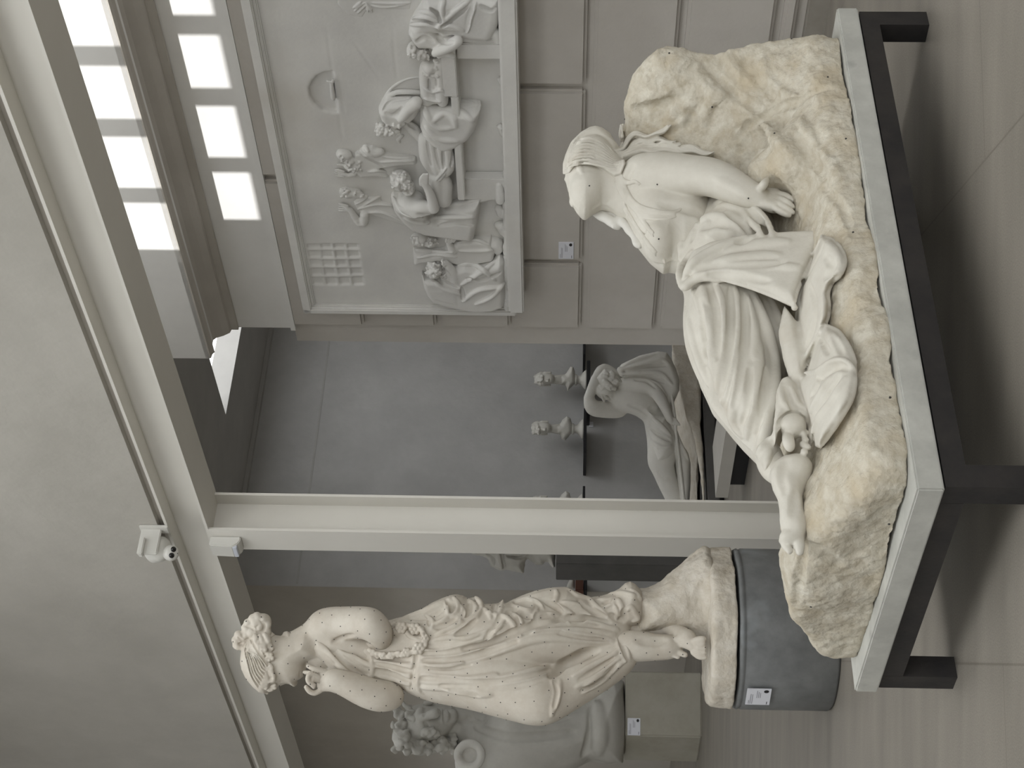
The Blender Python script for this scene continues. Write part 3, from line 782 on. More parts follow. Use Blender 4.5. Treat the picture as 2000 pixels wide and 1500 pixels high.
R.strokes([[(1445, 270), (1460, 245), (1490, 225), (1520, 210), (1550, 200), (1585, 178), (1625, 172)], [(1240, 215), (1290, 205), (1330, 190)], [(1370, 120), (1400, 150), (1440, 190), (1480, 215)],
           [(1545, 260), (1590, 320), (1620, 370)], [(1440, 300), (1460, 260)], [(1600, 360), (1640, 400), (1660, 440)], [(1360, 210), (1340, 250)]], 7, -6, 6)
R.strokes([[(1560, 1062), (1595, 1080), (1640, 1110)], [(1560, 960), (1566, 1050), (1560, 1110), (1555, 1180)]], 9, -5, 8)
R.mesh('rock', M['rock'], mg, smooth=1, nails=.2, nail_r=.003, noise=[(.009, 8, 1), (.0045, 21, 2), (.0028, 55, 3), (.0018, 120, 4)])
# body -----------------------------------------------------------------
B = MS(.0034)
B.poly([(1103, 325), (1104, 345), (1107, 362), (1113, 379), (1117, 391), (1123, 403), (1131, 412), (1142, 416), (1152, 413), (1163, 405), (1175, 398), (1190, 399), (1206, 403), (1222, 412), (1240, 400), (1225, 345), (1200, 312), (1185, 290), (1160, 274), (1130, 284), (1108, 302)], .42, 46, 42, 6)
B.ell((1148, 372, .40), 34, 36, 42, 20, 14)
B.cap((1170, 350, .42), (1235, 385, .42), 36, 48, 14)
for a, b, r in [((1115, 394, .43), (1118, 401, .43), 4), ((1105, 350, .43), (1108, 355, .43), 3.5), ((1140, 412, .43), (1146, 410, .43), 8)]: B.cap(a, b, r, None, 4)
# torso
B.poly([(1212, 400), (1226, 432), (1242, 462), (1262, 487), (1283, 504), (1297, 512), (1312, 507), (1335, 512), (1390, 500), (1400, 420), (1395, 372), (1330, 345), (1250, 345), (1222, 345), (1205, 365)], .435, 78, 62, 8)
B.ell((1288, 474, .40), 32, 30, 48, 35, 18)
B.cap((1297, 508, .405), (1299, 513, .405), 4, 3, 6)
B.cap((1228, 372, .42), (1250, 345, .37), 38, 36, 14)
# right arm
B.tube([(1252, 340, .345), (1300, 338, .315), (1350, 342, .29), (1388, 346, .275), (1420, 358, .265), (1452, 374, .255), (1482, 388, .25)], [35, 33.5, 31, 30, 28, 23, 17], 14)
B.poly([(1470, 376), (1480, 366), (1498, 366), (1520, 372), (1530, 382), (1534, 400), (1526, 412), (1508, 412), (1488, 406), (1472, 399)], [.262]*5+[.25]*5, 13, 12, 7)
for f_ in [[(1522, 379, .247), (1538, 384, .237), (1549, 392, .236)], [(1524, 388, .242), (1538, 396, .230), (1549, 405, .232)], [(1520, 397, .241), (1536, 407, .230), (1549, 415, .232)], [(1512, 405, .243), (1528, 415, .234), (1542, 421, .235)]]:
    B.tube(f_, [6.5, 6, 4.6], 3, step=4)
td = min(.245, (R.hit(1496, 354) or 9)-.014, (R.hit(1488, 364) or 9)-.012)
B.tube([(1480, 374, .25), (1489, 364, td), (1494, 357, td-.004), (1499, 350, td)], [8, 7.5, 6.5, 4.2], 4, step=4)
# other arm, forearm hardly seen in front of the chest holding the cross
B.tube([(1235, 430, .50), (1262, 462, .50), (1250, 470, .53)], [16, 14, 10], 8)
B.bake()
B.strokes([[(1129, 324), (1134, 331), (1137, 338)]], 5, 4, 3)           # ear
B.strokes([[(1222, 372), (1222, 345), (1236, 325)]], 6, -2.5, 7)
B.strokes([[(1290, 395), (1330, 400), (1370, 415)]], 10, -2.5, 10)
B.strokes([[(1400, 352), (1430, 366), (1460, 382)]], 9, 2, 9)
B.mesh('body', M['stat'], mg, smooth=2, nails=.14, nail_r=.0024)
# foot (same body, seen from below) and the second heel
Fo = MS(.0034)
Fo.poly([(1513, 906), (1528, 896), (1548, 892), (1567, 893), (1581, 901), (1587, 918), (1583, 940), (1571, 958), (1567, 975), (1571, 1000), (1577, 1022), (1577, 1042), (1566, 1056), (1549, 1056), (1532, 1040), (1523, 1015), (1522, 990), (1518, 970), (1508, 950), (1503, 926)], [.315]*20, 30, 27, 6)
Fo.ell((1560, 915, .30), 26, 22, 26, 0, 14)
Fo.ell((1552, 1025, .31), 24, 28, 24, 20, 14)
Fo.ell((1546, 1050, .312), 24, 16, 20, 0, 10)
for c_, rr_ in [((1528, 1056, .325), 7.5), ((1532, 1064, .322), 7.5), ((1539, 1071, .320), 8)]:
    Fo.cap(c_, (c_[0]+3, c_[1]+5, c_[2]), rr_, rr_-1, 2)
Fo.tube([(1558, 1052, .315), (1561, 1066, .312), (1562, 1077, .315)], [11, 10.5, 8.5], 4)
Fo.ell((1549, 832, .275), 26, 25, 26, 0, 6)
Fo.tube([(1538, 850, .285), (1540, 862, .27), (1543, 874, .272)], [10, 11, 9], 4, step=4)
for c_ in [(1568, 848), (1572, 858), (1568, 868), (1576, 872), (1570, 882)]:
    Fo.cap((*c_, .275), (c_[0]+3, c_[1]+2, .272), 7, 6, 3)
Fo.tube([(1570, 845, .28), (1583, 848, .28), (1588, 842, .28)], [6, 5, 4], 4, step=4)
Fo.tube([(1500, 880, .37), (1506, 905, .35), (1520, 925, .34)], [20, 22, 20], 14)
Fo.bake()
Fo.strokes([[(1533, 900), (1523, 930), (1530, 960)], [(1556, 960), (1547, 1000)]], 10, -2, 10)
Fo.mesh('foot', M['stat'], mg, smooth=2)
def onrock(L, d, off=.004):
    hv = np.array([min(d, (R.hit(*p) or 9)-off) for p in L]); pa = np.array(L, float); Am = np.c_[pa, np.ones(len(pa))]
    ft = Am@np.linalg.lstsq(Am, hv, rcond=None)[0]; return list(ft+min(0, np.percentile(hv-ft, 25)))
# drapery --------------------------------------------------------------
Dp = MS(.0036)
Dp.inc = [(1600, 450, .14), (1690, 700, -.05), (1640, 880, -.05), (1500, 940, .2)]
Dp.poly([(1340, 470), (1326, 498), (1323, 530), (1334, 560), (1341, 620), (1351, 680), (1367, 740), (1389, 790), (1411, 815), (1427, 835), (1447, 858), (1474, 885), (1492, 915), (1503, 930), (1516, 905), (1522, 860), (1524, 800), (1526, 740), (1545, 720), (1552, 690), (1548, 650), (1535, 600), (1515, 540), (1520, 480), (1500, 440), (1460, 420), (1430, 400), (1390, 376), (1368, 400), (1350, 440)],
        .44, 88, 85, 8)
Dp.ell((1430, 500, .41), 85, 75, 98, 20, 40)
Dp.ell((1455, 440, .38), 50, 42, 62, 0, 30)
Dp.ell((1420, 650, .40), 72, 120, 74, -8, 50)
Dp.ell((1470, 780, .39), 60, 90, 58, -30, 40)
Dp.bake()
# skirt ridges sweeping from hip to feet
Dp.strokes([
 [(1352, 566), (1376, 610), (1388, 650), (1392, 700), (1402, 748)],
 [(1398, 552), (1410, 600), (1413, 655), (1408, 710), (1401, 765)],
 [(1436, 560), (1441, 620), (1433, 680), (1424, 740), (1412, 785)],
 [(1466, 566), (1488, 615), (1504, 665), (1514, 720), (1511, 780), (1501, 838), (1494, 885)],
 [(1450, 690), (1444, 750), (1432, 815), (1450, 850)], [(1482, 670), (1480, 735), (1466, 800), (1460, 855)],
 [(1346, 625), (1364, 690), (1386, 752)], [(1455, 575), (1470, 640), (1472, 700)], [(1370, 560), (1382, 590)],
 [(1500, 800), (1492, 850), (1482, 880)]], 9, 5.5, 9)
Dp.strokes([
 [(1425, 562), (1427, 640), (1419, 710), (1406, 780)], [(1386, 560), (1400, 620), (1400, 700)], [(1453, 572), (1456, 650), (1446, 730), (1432, 795)],
 [(1495, 590), (1515, 645), (1527, 700), (1530, 735)], [(1530, 625), (1541, 680), (1546, 735)], [(1465, 720), (1458, 790), (1448, 830)],
 [(1495, 720), (1490, 790), (1478, 850)], [(1362, 590), (1374, 650), (1380, 710)], [(1520, 800), (1512, 850), (1500, 890)]], 6, -6, 7)
Dp.strokes([[(1512, 605), (1530, 655), (1538, 715)], [(1500, 575), (1518, 610), (1534, 650)], [(1548, 620), (1562, 670), (1568, 715)]], 5, 4, 5)
# hanging cloth
Fl = [(1345, 535), (1338, 520), (1350, 495), (1385, 478), (1430, 468), (1480, 462), (1540, 458), (1600, 455), (1606, 459), (1598, 480), (1580, 512), (1565, 545), (1554, 575), (1551, 597), (1535, 590), (1500, 574), (1460, 558), (1410, 545), (1370, 540)]
Dp.poly(Fl, [.30-(.105*min(1, max(0, (p[0]-1380)/190))) for p in Fl], 17, 16, 6)
Cc = [(1590, 500), (1603, 462), (1622, 466), (1640, 482), (1650, 500), (1652, 515), (1646, 535), (1632, 543), (1622, 556), (1617, 572), (1619, 590), (1617, 618), (1606, 650), (1590, 685), (1577, 712), (1570, 726), (1558, 715), (1550, 680), (1552, 620), (1556, 585), (1570, 545)]
Dp.drape(rock_fn, Cc, 20, 14, (.35, .27, -.05), (1.15, .54, .45))
Lb = [(1600, 640), (1614, 632), (1636, 645), (1655, 668), (1668, 692), (1674, 715), (1675, 738), (1666, 775), (1645, 815), (1620, 850), (1604, 876), (1592, 872), (1588, 850), (1578, 815), (1560, 780), (1540, 750), (1545, 725), (1570, 726), (1585, 690)]
Dp.drape(rock_fn, Lb, 24, 20, (.15, .27, -.05), (.95, .54, .45))
Ew = [(1514, 800), (1516, 765), (1524, 746), (1536, 742), (1552, 752), (1566, 775), (1578, 800), (1584, 826), (1590, 850), (1586, 872), (1578, 862), (1575, 835), (1555, 815), (1532, 822), (1520, 845), (1513, 870), (1508, 850)]
Dp.poly(Ew, .285, 27, 22, 7)
Dp.poly([(1530, 600), (1560, 640), (1575, 700), (1570, 760), (1545, 745), (1530, 700), (1520, 650)], .27, 30, 30, 12)
Dp.poly([(1475, 885), (1500, 860), (1515, 860), (1520, 885), (1508, 915), (1494, 922)], .33, 26, 22, 10)
Dp.bake()
# rolled waist bands
Dp.strokes([[(1392, 376), (1372, 392), (1352, 422), (1339, 455), (1333, 488), (1330, 505)]], 13, 15, 5, dflt=.37)
Dp.strokes([[(1456, 464), (1425, 476), (1392, 490), (1362, 508), (1343, 530), (1337, 552)]], 9, 8, 5)
Dp.strokes([[(1352, 492), (1338, 512), (1328, 535), (1336, 560), (1352, 548), (1375, 541), (1410, 548)]], 8, 7, 5)
Dp.strokes([[(1410, 547), (1450, 556), (1500, 574), (1540, 592), (1549, 597)]], 4, 4, 3)
# hanging cloth folds
Dp.strokes([[(1362, 536), (1400, 528), (1450, 524), (1510, 522), (1560, 525)], [(1420, 492), (1480, 480), (1540, 474)], [(1400, 512), (1450, 506), (1520, 500)]], 9, 3, 9)
Dp.strokes([[(1356, 524), (1400, 516), (1460, 514), (1530, 510)], [(1385, 538), (1440, 540), (1500, 548)], [(1440, 470), (1462, 468)]], 8, -4, 8)
Dp.strokes([[(1606, 459), (1592, 492), (1574, 528), (1560, 560), (1552, 594)]], 4.5, 5, 2.5)
Dp.strokes([[(1611, 470), (1600, 496), (1583, 528), (1566, 562), (1560, 592)]], 6, -6, 4)
Dp.strokes([[(1604, 461), (1625, 468), (1642, 485), (1650, 510), (1640, 537), (1624, 552), (1616, 575), (1618, 610), (1604, 648), (1585, 688), (1570, 720)]], 5, 4, 3)
Dp.strokes([[(1580, 560), (1590, 600), (1585, 640), (1570, 680)], [(1610, 500), (1622, 520), (1610, 540)]], 9, -3, 8)
Dp.ell((1552, 601, (Dp.hit(1549, 594) or .2)+.006), 7, 6, 7, 0, 3)
# lower lobe
Dp.strokes([[(1571, 728), (1592, 726), (1608, 716), (1625, 705), (1645, 703), (1662, 712), (1673, 728)]], 5, 6, 3)
Dp.strokes([[(1580, 738), (1602, 735), (1622, 722), (1640, 715), (1655, 722)]], 8, -7, 5)
Dp.strokes([[(1652, 738), (1625, 782), (1600, 815), (1586, 845)], [(1622, 738), (1600, 775), (1582, 805)], [(1672, 735), (1660, 780), (1625, 838), (1602, 872)]], 6, 4, 6)
Dp.strokes([[(1640, 735), (1612, 778), (1592, 808)], [(1604, 740), (1585, 772)], [(1625, 655), (1645, 690)], [(1600, 660), (1618, 690)]], 6, -4, 6)
Dp.strokes([[(1612, 634), (1640, 652), (1660, 684), (1672, 712)]], 5, 3, 5)
# wrap round the ankle
Dp.strokes([[(1518, 842), (1530, 822), (1552, 812), (1574, 826)], [(1514, 832), (1526, 812), (1548, 802), (1572, 812)], [(1524, 750), (1528, 780), (1540, 800)], [(1545, 756), (1556, 785), (1572, 800)]], 5, 4, 4)
Dp.strokes([[(1535, 756), (1545, 790), (1556, 802)], [(1516, 838), (1528, 817), (1550, 807), (1572, 819)]], 4, -4, 4)
Dp.strokes([[(1478, 888), (1495, 865), (1512, 852)], [(1490, 905), (1505, 880)]], 5, 3, 5)
# hip folds
Dp.strokes([[(1362, 436), (1395, 424), (1430, 432), (1452, 450)], [(1404, 404), (1432, 405), (1458, 420), (1480, 446), (1490, 462)], [(1400, 395), (1440, 395), (1475, 412), (1500, 440), (1510, 462)], [(1385, 460), (1410, 452), (1430, 458)]], 8, 4, 8)
Dp.strokes([[(1370, 446), (1398, 437), (1420, 443)], [(1418, 415), (1445, 430), (1462, 452)], [(1460, 408), (1482, 430), (1498, 458)], [(1376, 400), (1362, 430), (1350, 470)]], 6, -5, 6)
Dp.mesh('drapery', M['stat'], mg, smooth=2)
# hair -----------------------------------------------------------------
Hh = MS(.0025)
Hh.inc = [(1408, 310, .24), (1335, 505, .27), (1205, 240, .45), (1340, 250, .4)]
HO = [(1098, 342), (1098, 318), (1104, 300), (1120, 279), (1142, 266), (1163, 262), (1185, 267), (1201, 280), (1210, 295), (1220, 304), (1222, 320), (1214, 340), (1200, 345), (1186, 336), (1170, 326), (1152, 322), (1136, 318), (1122, 324), (1112, 338)]
Hh.drape(gridbase(B), HO, 8.5, 6, box=B, k=3)
Hh.poly([(1103, 330), (1103, 312), (1110, 296), (1126, 280), (1144, 270), (1163, 266), (1183, 271), (1198, 282), (1206, 296), (1214, 305), (1205, 316), (1180, 318), (1140, 312), (1115, 322)], .43, 52, 40, 6)
def lock(pts, r, d0, d1, k=2):
    n = len(pts)
    for q, (ox, oy, rr_, dd_) in enumerate(((0, 0, .8, 0), (1.5, -r*.75, .5, .004), (-1, r*.75, .5, .004), (1, -r*.1, .45, -.007))):
        P_ = []
        for i, (x, y) in enumerate(pts):
            x2, y2 = x+ox+1.5*math.sin(i*1.3+q*2), y+oy*(1-.6*i/(n-1))+1.2*math.sin(i*1.7+q)
            P_.append((x2, y2, min(d0+(d1-d0)*i/(n-1), (R.hit(x2, y2) or 9)-.010)+dd_))
        Hh.tube(P_, [r*rr_]+[r*rr_*.95]*(n-3)+[r*rr_*.7, r*.12], k, step=4)
lock([(1196, 300), (1214, 292), (1228, 272), (1242, 262), (1262, 268), (1280, 262), (1296, 256), (1304, 248), (1312, 244)], 6, .40, .40)
lock([(1198, 304), (1222, 300), (1240, 282), (1258, 276), (1280, 284), (1300, 280), (1318, 284), (1330, 280)], 7, .385, .36)
lock([(1200, 308), (1226, 304), (1246, 292), (1268, 287), (1290, 292), (1312, 288), (1338, 296), (1355, 290)], 7, .38, .35)
lock([(1205, 312), (1235, 300), (1255, 295), (1275, 297), (1298, 294), (1325, 298), (1352, 295), (1375, 302), (1396, 298)], 8, .375, .33)
lock([(1240, 300), (1270, 294), (1300, 286), (1330, 290), (1350, 286), (1368, 296), (1386, 300)], 6, .37, .34)
lock([(1214, 302), (1240, 288), (1262, 280), (1286, 272), (1306, 278), (1320, 276)], 6, .39, .37)
lock([(1214, 246), (1213, 262), (1214, 280), (1206, 296)], 5, .46, .40)
Hh.bake()
def bundle(pts, w_, n=3, r_=3.2):
    for q in range(n):
        o_ = (q-(n-1)/2)*w_
        Hh.stroke([(x+1.2*math.sin(i*1.9+q*2), y+o_*(1-.5*i/len(pts))+1.3*math.sin(i*1.4+q)) for i, (x, y) in enumerate(pts)], r_, r_*.75, 2, surf=B, dflt=.36)
for p_, n_ in [([(1168, 322), (1186, 332), (1204, 342), (1216, 362), (1226, 388), (1244, 412), (1260, 436), (1276, 458)], 4), ([(1180, 326), (1204, 338), (1218, 360), (1232, 388), (1250, 406), (1280, 413), (1310, 416), (1330, 410)], 3),
               ([(1202, 350), (1216, 380), (1240, 408), (1262, 422), (1298, 424), (1320, 420)], 3), ([(1212, 330), (1216, 350), (1230, 357), (1240, 355), (1250, 362)], 2),
               ([(1218, 400), (1232, 425), (1250, 452), (1268, 478), (1282, 496)], 3)]:
    bundle(p_, 4.6, n_)
Hh.bake()
for i in range(9):
    f_ = i/8.0
    for sg, of in ((5, 0), (-5, 3.5)):
        a0 = f_*46+of
        Hh.stroke([(1104+f_*10, 334-a0*.75), (1120+f_*4, 322-a0), (1148, 318-a0*1.05), (1178, 324-a0), (1202, 326-a0*.55), (1216, 318-a0*.3)], 3.6, sg, 1.6)
Hh.mesh('hair', M['stat'], mg, smooth=1)
# little cross of sticks held before the chest
X_ = MS(.004)
X_.tube([(1162, 411, .47), (1182, 425, .47), (1206, 441, .47)], [9, 9.5, 9], 4, step=6)
X_.tube([(1196, 412, .46), (1212, 418, .46), (1216, 432, .455), (1228, 448, .45), (1240, 462, .45), (1247, 476, .45)], [9, 9, 7, 8, 7, 9], 5, step=5)
X_.tube([(1200, 440, .465), (1214, 425, .465)], [8, 8], 4)
X_.cap((1244, 474, .45), (1249, 478, .45), 8, 7, 3)
X_.mesh('wooden_cross', M['statw'], mg, smooth=1, noise=[(.002, 40, 5)])['label'] = 'rough stick cross held before the chest'
# ================================================================== standing statue
DZ = 5.86
def px(d_): return d_*DZ/FP
dn = empty('standing_statue', (PC[0], PC[1], ZP), 'plaster statue of a standing woman, finger to chin, dotted with small black nails', 'statue')
OD = CO+CF*DZ
def DS(h): return Sculpt(OD, -CU, -CR, CF, h)
# irregular round plinth
ctr = np.array([PC[0], PC[1], 0]) 
zr = ZP+.098
PX = DS(.006)
def pl_fn(X, Y, Z):
    w_ = [OD[i]+X*(-CU)[i]+Y*(-CR)[i]+Z*CF[i] for i in range(3)]
    dx, dy, dz = w_[0]-PC[0], w_[1]-PC[1], w_[2]
    a = np.arctan2(dy, dx); rr_ = np.sqrt(dx*dx+dy*dy)
    out = .298+.010*np.sin(2*a+.5)+.006*np.sin(5*a)+.004*np.sin(9*a+1)-(dz-ZP)*.10
    top = zr+.012*np.clip(1-rr_/.30, 0, 1)+.004*np.sin(dx*30)*np.sin(dy*24)
    A_, B_ = rr_-out, dz-top; k = .022; h_ = np.maximum(k-np.abs(A_-B_), 0)/k
    return np.maximum(np.maximum(A_, B_)+h_*h_*k*.25, ZP+.008-dz)
cl = (-(ctr+UP*ZP-OD)@CU, -(ctr+UP*ZP-OD)@CR, (ctr+UP*ZP-OD)@CF)
cl = np.array(cl)
PX.field(pl_fn, cl-np.array([.16, .34, .34]), cl+np.array([.05, .34, .34]))
PX.mesh('plinth', M['stump'], dn, smooth=1, noise=[(.004, 18, 1), (.0016, 60, 2)])
St = DS(.006)
St.poly([(1238, 1160), (1252, 1150), (1268, 1147), (1290, 1134), (1318, 1112), (1345, 1090), (1362, 1078), (1378, 1076), (1388, 1092), (1386, 1240), (1365, 1245), (1335, 1236), (1300, 1234), (1238, 1236)], .02, 78, 60, 10)
St.ell((1378, 1160, .02), 22, 88, 95, 0, 30)
St.mesh('tree_stump', M['stump'], dn, smooth=1, noise=[(.006, 16, 4), (.0025, 45, 5)])
# body
Bd = DS(.0036)
Bd.poly([(478, 1272), (476, 1296), (484, 1318), (498, 1336), (514, 1345), (530, 1345), (541, 1342), (552, 1338), (560, 1334), (566, 1335), (573, 1340), (579, 1340), (581, 1335), (580, 1330), (584, 1327), (590, 1324), (594, 1319), (597, 1310), (594, 1297), (603, 1288), (624, 1280), (618, 1240), (600, 1226), (575, 1238), (548, 1243), (520, 1238), (495, 1243), (482, 1256)], .0, 46, 42, 5)
Bd.ell((556, 1300, -.02), 36, 30, 34, -10, 12)
Bd.cap((570, 1264, .0), (628, 1240, .01), 27, 36, 12)
Bd.cap((624, 1276, .03), (630, 1226, .0), 32, 30, 14)
Bd.poly([(610, 1235), (640, 1200), (690, 1210), (740, 1230), (800, 1230), (800, 1335), (740, 1332), (690, 1318), (645, 1300), (615, 1280)], .03, 55, 48, 10)
Bd.tube([(634, 1221, -.02), (665, 1218, -.04), (700, 1216, -.085), (726, 1218, -.12)], [29, 27, 26, 26], 12)
Bd.tube([(724, 1219, -.12), (740, 1234, -.11), (745, 1250, -.07), (748, 1262, -.02)], [26, 23, 17, 12], 10)
Bd.tube([(766, 1362, -.09), (742, 1360, -.10), (712, 1351, -.11), (682, 1338, -.12), (658, 1330, -.125), (645, 1328, -.125)], [21, 25, 24.5, 21, 18, 18.5], 10)
Bd.tube([(764, 1358, -.08), (720, 1330, -.0), (665, 1300, .05)], [22, 24, 26], 10)
Bd.poly([(655, 1310), (654, 1346), (640, 1351), (626, 1350), (619, 1342), (618, 1320), (626, 1309)], -.122, 11, 10, 4)
for f_, rf in [([(634, 1311, -.13), (618, 1308, -.138), (608, 1304, -.138), (602, 1301, -.135)], 5), ([(622, 1322, -.142), (606, 1317, -.15), (601, 1325, -.158), (604, 1334, -.162), (614, 1338, -.160)], 4.8),
           ([(622, 1330, -.142), (611, 1327, -.15), (608, 1334, -.158), (613, 1342, -.158)], 4.4), ([(627, 1348, -.13), (614, 1354, -.136), (604, 1350, -.14), (598, 1342, -.142)], 5)]:
    Bd.tube(f_, [rf, rf, rf*.95, rf*.9, rf*.75][:len(f_)], 1.6, step=4)
Bd.tube([(606, 1314, -.12), (594, 1313, -.06)], [4.2, 3.6], 2, step=4)
# legs and feet
Bd.tube([(1222, 1262, -.10), (1250, 1262, -.11), (1278, 1264, -.115), (1300, 1264, -.12), (1318, 1264, -.125)], [27, 25, 21, 20, 15], 10)
Bd.ell((1306, 1262, -.125), 20, 18, 16, 0, 10)
for c_ in [((1322, 1249), (1331, 1250), 7), ((1326, 1258), (1334, 1260), 6.5), ((1322, 1272), (1338, 1279), 7), ((1312, 1278), (1324, 1284), 5)]:
    Bd.cap((*c_[0], -.145), (*c_[1], -.155), c_[2], c_[2]-1.2, 1.5)
Bd.tube([(1225, 1240, -.02), (1262, 1236, -.02), (1290, 1228, -.02), (1306, 1222, -.05)], [22, 18, 14, 14], 10)
Bd.tube([(790, 1285, .03), (880, 1272, .02), (1000, 1262, 0), (1120, 1256, -.03), (1222, 1250, -.06)], [45, 45, 36, 26, 20], 8)
Bd.tube([(1304, 1222, -.05), (1326, 1236, -.09), (1344, 1248, -.15), (1354, 1262, -.185)], [12.5, 13.5, 15, 11], 8)
for i in range(5):
    Bd.tube([(1354, 1254+i*5, -.19), (1365, 1249+i*8.5, -.21), (1374+[0, 0, 2, 2, 3][i], 1248+i*9, -.218)], [6, 5, 4.4] if i else [7, 6.5, 6], 1.2, step=4)
Bd.bake()
Bd.strokes([[(586, 1312), (587, 1322)], [(545, 1330), (552, 1334)]], 2.5, -1.5, 2)
Bd.strokes([[(553, 1240), (560, 1237), (563, 1243)]], 4, 4, 2)
Bd.strokes([[(690, 1240), (668, 1247), (650, 1255)]], 5, -4, 4)
Bd.strokes([[(1246, 1250), (1270, 1252), (1300, 1250)]], 8, -2, 8)
Bd.mesh('body', M['dan'], dn, smooth=2, nails=.043, nail_r=.0021)
# dress
Dr = DS(.0036)
Dr.poly([(604, 1262), (612, 1236), (628, 1232), (660, 1246), (700, 1250), (735, 1236), (755, 1222), (800, 1214), (820, 1240), (820, 1351), (800, 1348), (770, 1342), (740, 1340), (715, 1331), (690, 1322), (662, 1309), (640, 1296), (618, 1282)], .025, 62, 52, 8)
Dr.ell((668, 1286, -.02), 36, 28, 40, 20, 16)
Dr.poly([(790, 1347), (815, 1353), (830, 1349), (862, 1348), (890, 1351), (908, 1357), (930, 1370), (958, 1382), (1000, 1396), (1030, 1404), (1052, 1408), (1072, 1406), (1086, 1399), (1100, 1390), (1122, 1374), (1142, 1360), (1168, 1340), (1188, 1328), (1204, 1312), (1220, 1300), (1226, 1290), (1220, 1264), (1208, 1240), (1150, 1225), (1080, 1200), (1000, 1190), (900, 1196), (820, 1210), (790, 1230)], .0, 66, 64, 10)
Dr.tube([(830, 1290, -.02), (920, 1310, -.06), (1000, 1340, -.12), (1062, 1366, -.17)], [56, 52, 44, 34], 30)
Dr.tube([(1062, 1368, -.17), (1120, 1335, -.13), (1180, 1300, -.10), (1216, 1276, -.10)], [34, 33, 29, 24], 20)
Dr.tube([(850, 1255, -.03), (950, 1245, -.07), (1050, 1243, -.08), (1130, 1246, -.06), (1200, 1240, -.03)], [50, 48, 42, 36, 30], 25)
Dr.poly([(752, 1214), (780, 1206), (802, 1203), (822, 1190), (842, 1178), (862, 1169), (878, 1163), (892, 1161), (905, 1164), (914, 1169), (928, 1166), (938, 1176), (942, 1188), (955, 1182), (972, 1179), (982, 1172), (985, 1180), (1000, 1172), (1020, 1163), (1045, 1154), (1075, 1148), (1095, 1147), (1108, 1147), (1122, 1154), (1142, 1162), (1152, 1167), (1175, 1164), (1195, 1158), (1210, 1150), (1222, 1139), (1232, 1136), (1242, 1141), (1252, 1152), (1260, 1175), (1260, 1198), (1254, 1216), (1240, 1222), (1200, 1222), (1120, 1215), (1040, 1210), (960, 1222), (880, 1250), (800, 1262), (760, 1240)], -.01, 50, 34, 10)
Dr.bake()
# belts
Dr.strokes([[(724, 1286), (727, 1300), (727, 1320), (722, 1334)]], 4.5, 4, 2.5)
Dr.strokes([[(812, 1262), (812, 1290), (806, 1315), (802, 1348)]], 4, -5, 3)
Dr.strokes([[(818, 1318), (816, 1336), (820, 1352), (826, 1354)]], 4, 4, 3)
# bodice folds
Dr.strokes([[(640, 1258), (665, 1268), (690, 1282), (722, 1300)], [(645, 1250), (675, 1258), (705, 1262), (735, 1262)], [(615, 1250), (640, 1272), (665, 1296), (690, 1316)], [(690, 1270), (715, 1272), (750, 1268)],
            [(655, 1298), (690, 1312), (722, 1322)], [(735, 1300), (765, 1306), (800, 1322)], [(735, 1290), (770, 1298), (805, 1300)], [(735, 1318), (770, 1325), (800, 1336)]], 5, 3, 5)
Dr.strokes([[(625, 1246), (652, 1272), (682, 1302), (715, 1325)], [(735, 1296), (770, 1304), (806, 1312)], [(735, 1308), (765, 1315), (800, 1330)], [(660, 1262), (695, 1275), (722, 1288)], [(732, 1284), (760, 1285), (800, 1290)]], 4, -3.5, 4)
# skirt folds
Dr.strokes([
 [(826, 1270), (860, 1268), (900, 1256), (960, 1236), (1010, 1222), (1060, 1214), (1110, 1212), (1160, 1218), (1205, 1230)],
 [(826, 1284), (880, 1280), (930, 1268), (980, 1250), (1040, 1230), (1100, 1226), (1150, 1230), (1200, 1240)],
 [(826, 1296), (880, 1294), (940, 1282), (1000, 1262), (1050, 1248), (1100, 1246), (1160, 1252), (1200, 1254)],
 [(826, 1330), (880, 1333), (940, 1332), (1000, 1322), (1050, 1308), (1085, 1300)],
 [(826, 1342), (880, 1343), (925, 1343), (980, 1338), (1040, 1326), (1080, 1315)],
 [(870, 1346), (905, 1350), (930, 1354), (960, 1356)],
 [(826, 1318), (870, 1325), (920, 1328), (970, 1318)]], 6, 3.5, 6)
Dr.strokes([
 [(826, 1262), (870, 1262), (930, 1244), (990, 1224), (1060, 1204), (1120, 1204), (1180, 1212)],
 [(826, 1277), (880, 1274), (940, 1258), (1000, 1238), (1050, 1222), (1110, 1218), (1170, 1224)],
 [(826, 1290), (900, 1287), (960, 1270), (1010, 1252)], [(826, 1324), (870, 1328), (930, 1334), (980, 1331), (1030, 1320), (1085, 1307)],
 [(860, 1340), (910, 1342), (960, 1345), (1010, 1340), (1060, 1325), (1090, 1312)], [(880, 1350), (912, 1355), (935, 1362)]], 5, -4, 5)
Dr.strokes([[(1085, 1306), (1110, 1294), (1135, 1280), (1165, 1272)], [(1075, 1320), (1100, 1305), (1125, 1288), (1150, 1277)]], 9, -10, 8)
Dr.strokes([[(1078, 1330), (1086, 1350), (1080, 1378), (1078, 1398)], [(1094, 1330), (1090, 1360), (1084, 1385)]], 4, 1.8, 5)
Dr.strokes([[(1120, 1320), (1160, 1298), (1195, 1280), (1212, 1262)], [(1125, 1342), (1160, 1322), (1190, 1300), (1214, 1282)],
            [(1140, 1352), (1175, 1330), (1200, 1306), (1220, 1290)], [(1206, 1250), (1214, 1270), (1222, 1292)], [(1214, 1246), (1222, 1264), (1230, 1286)]], 4.5, 3.5, 4)
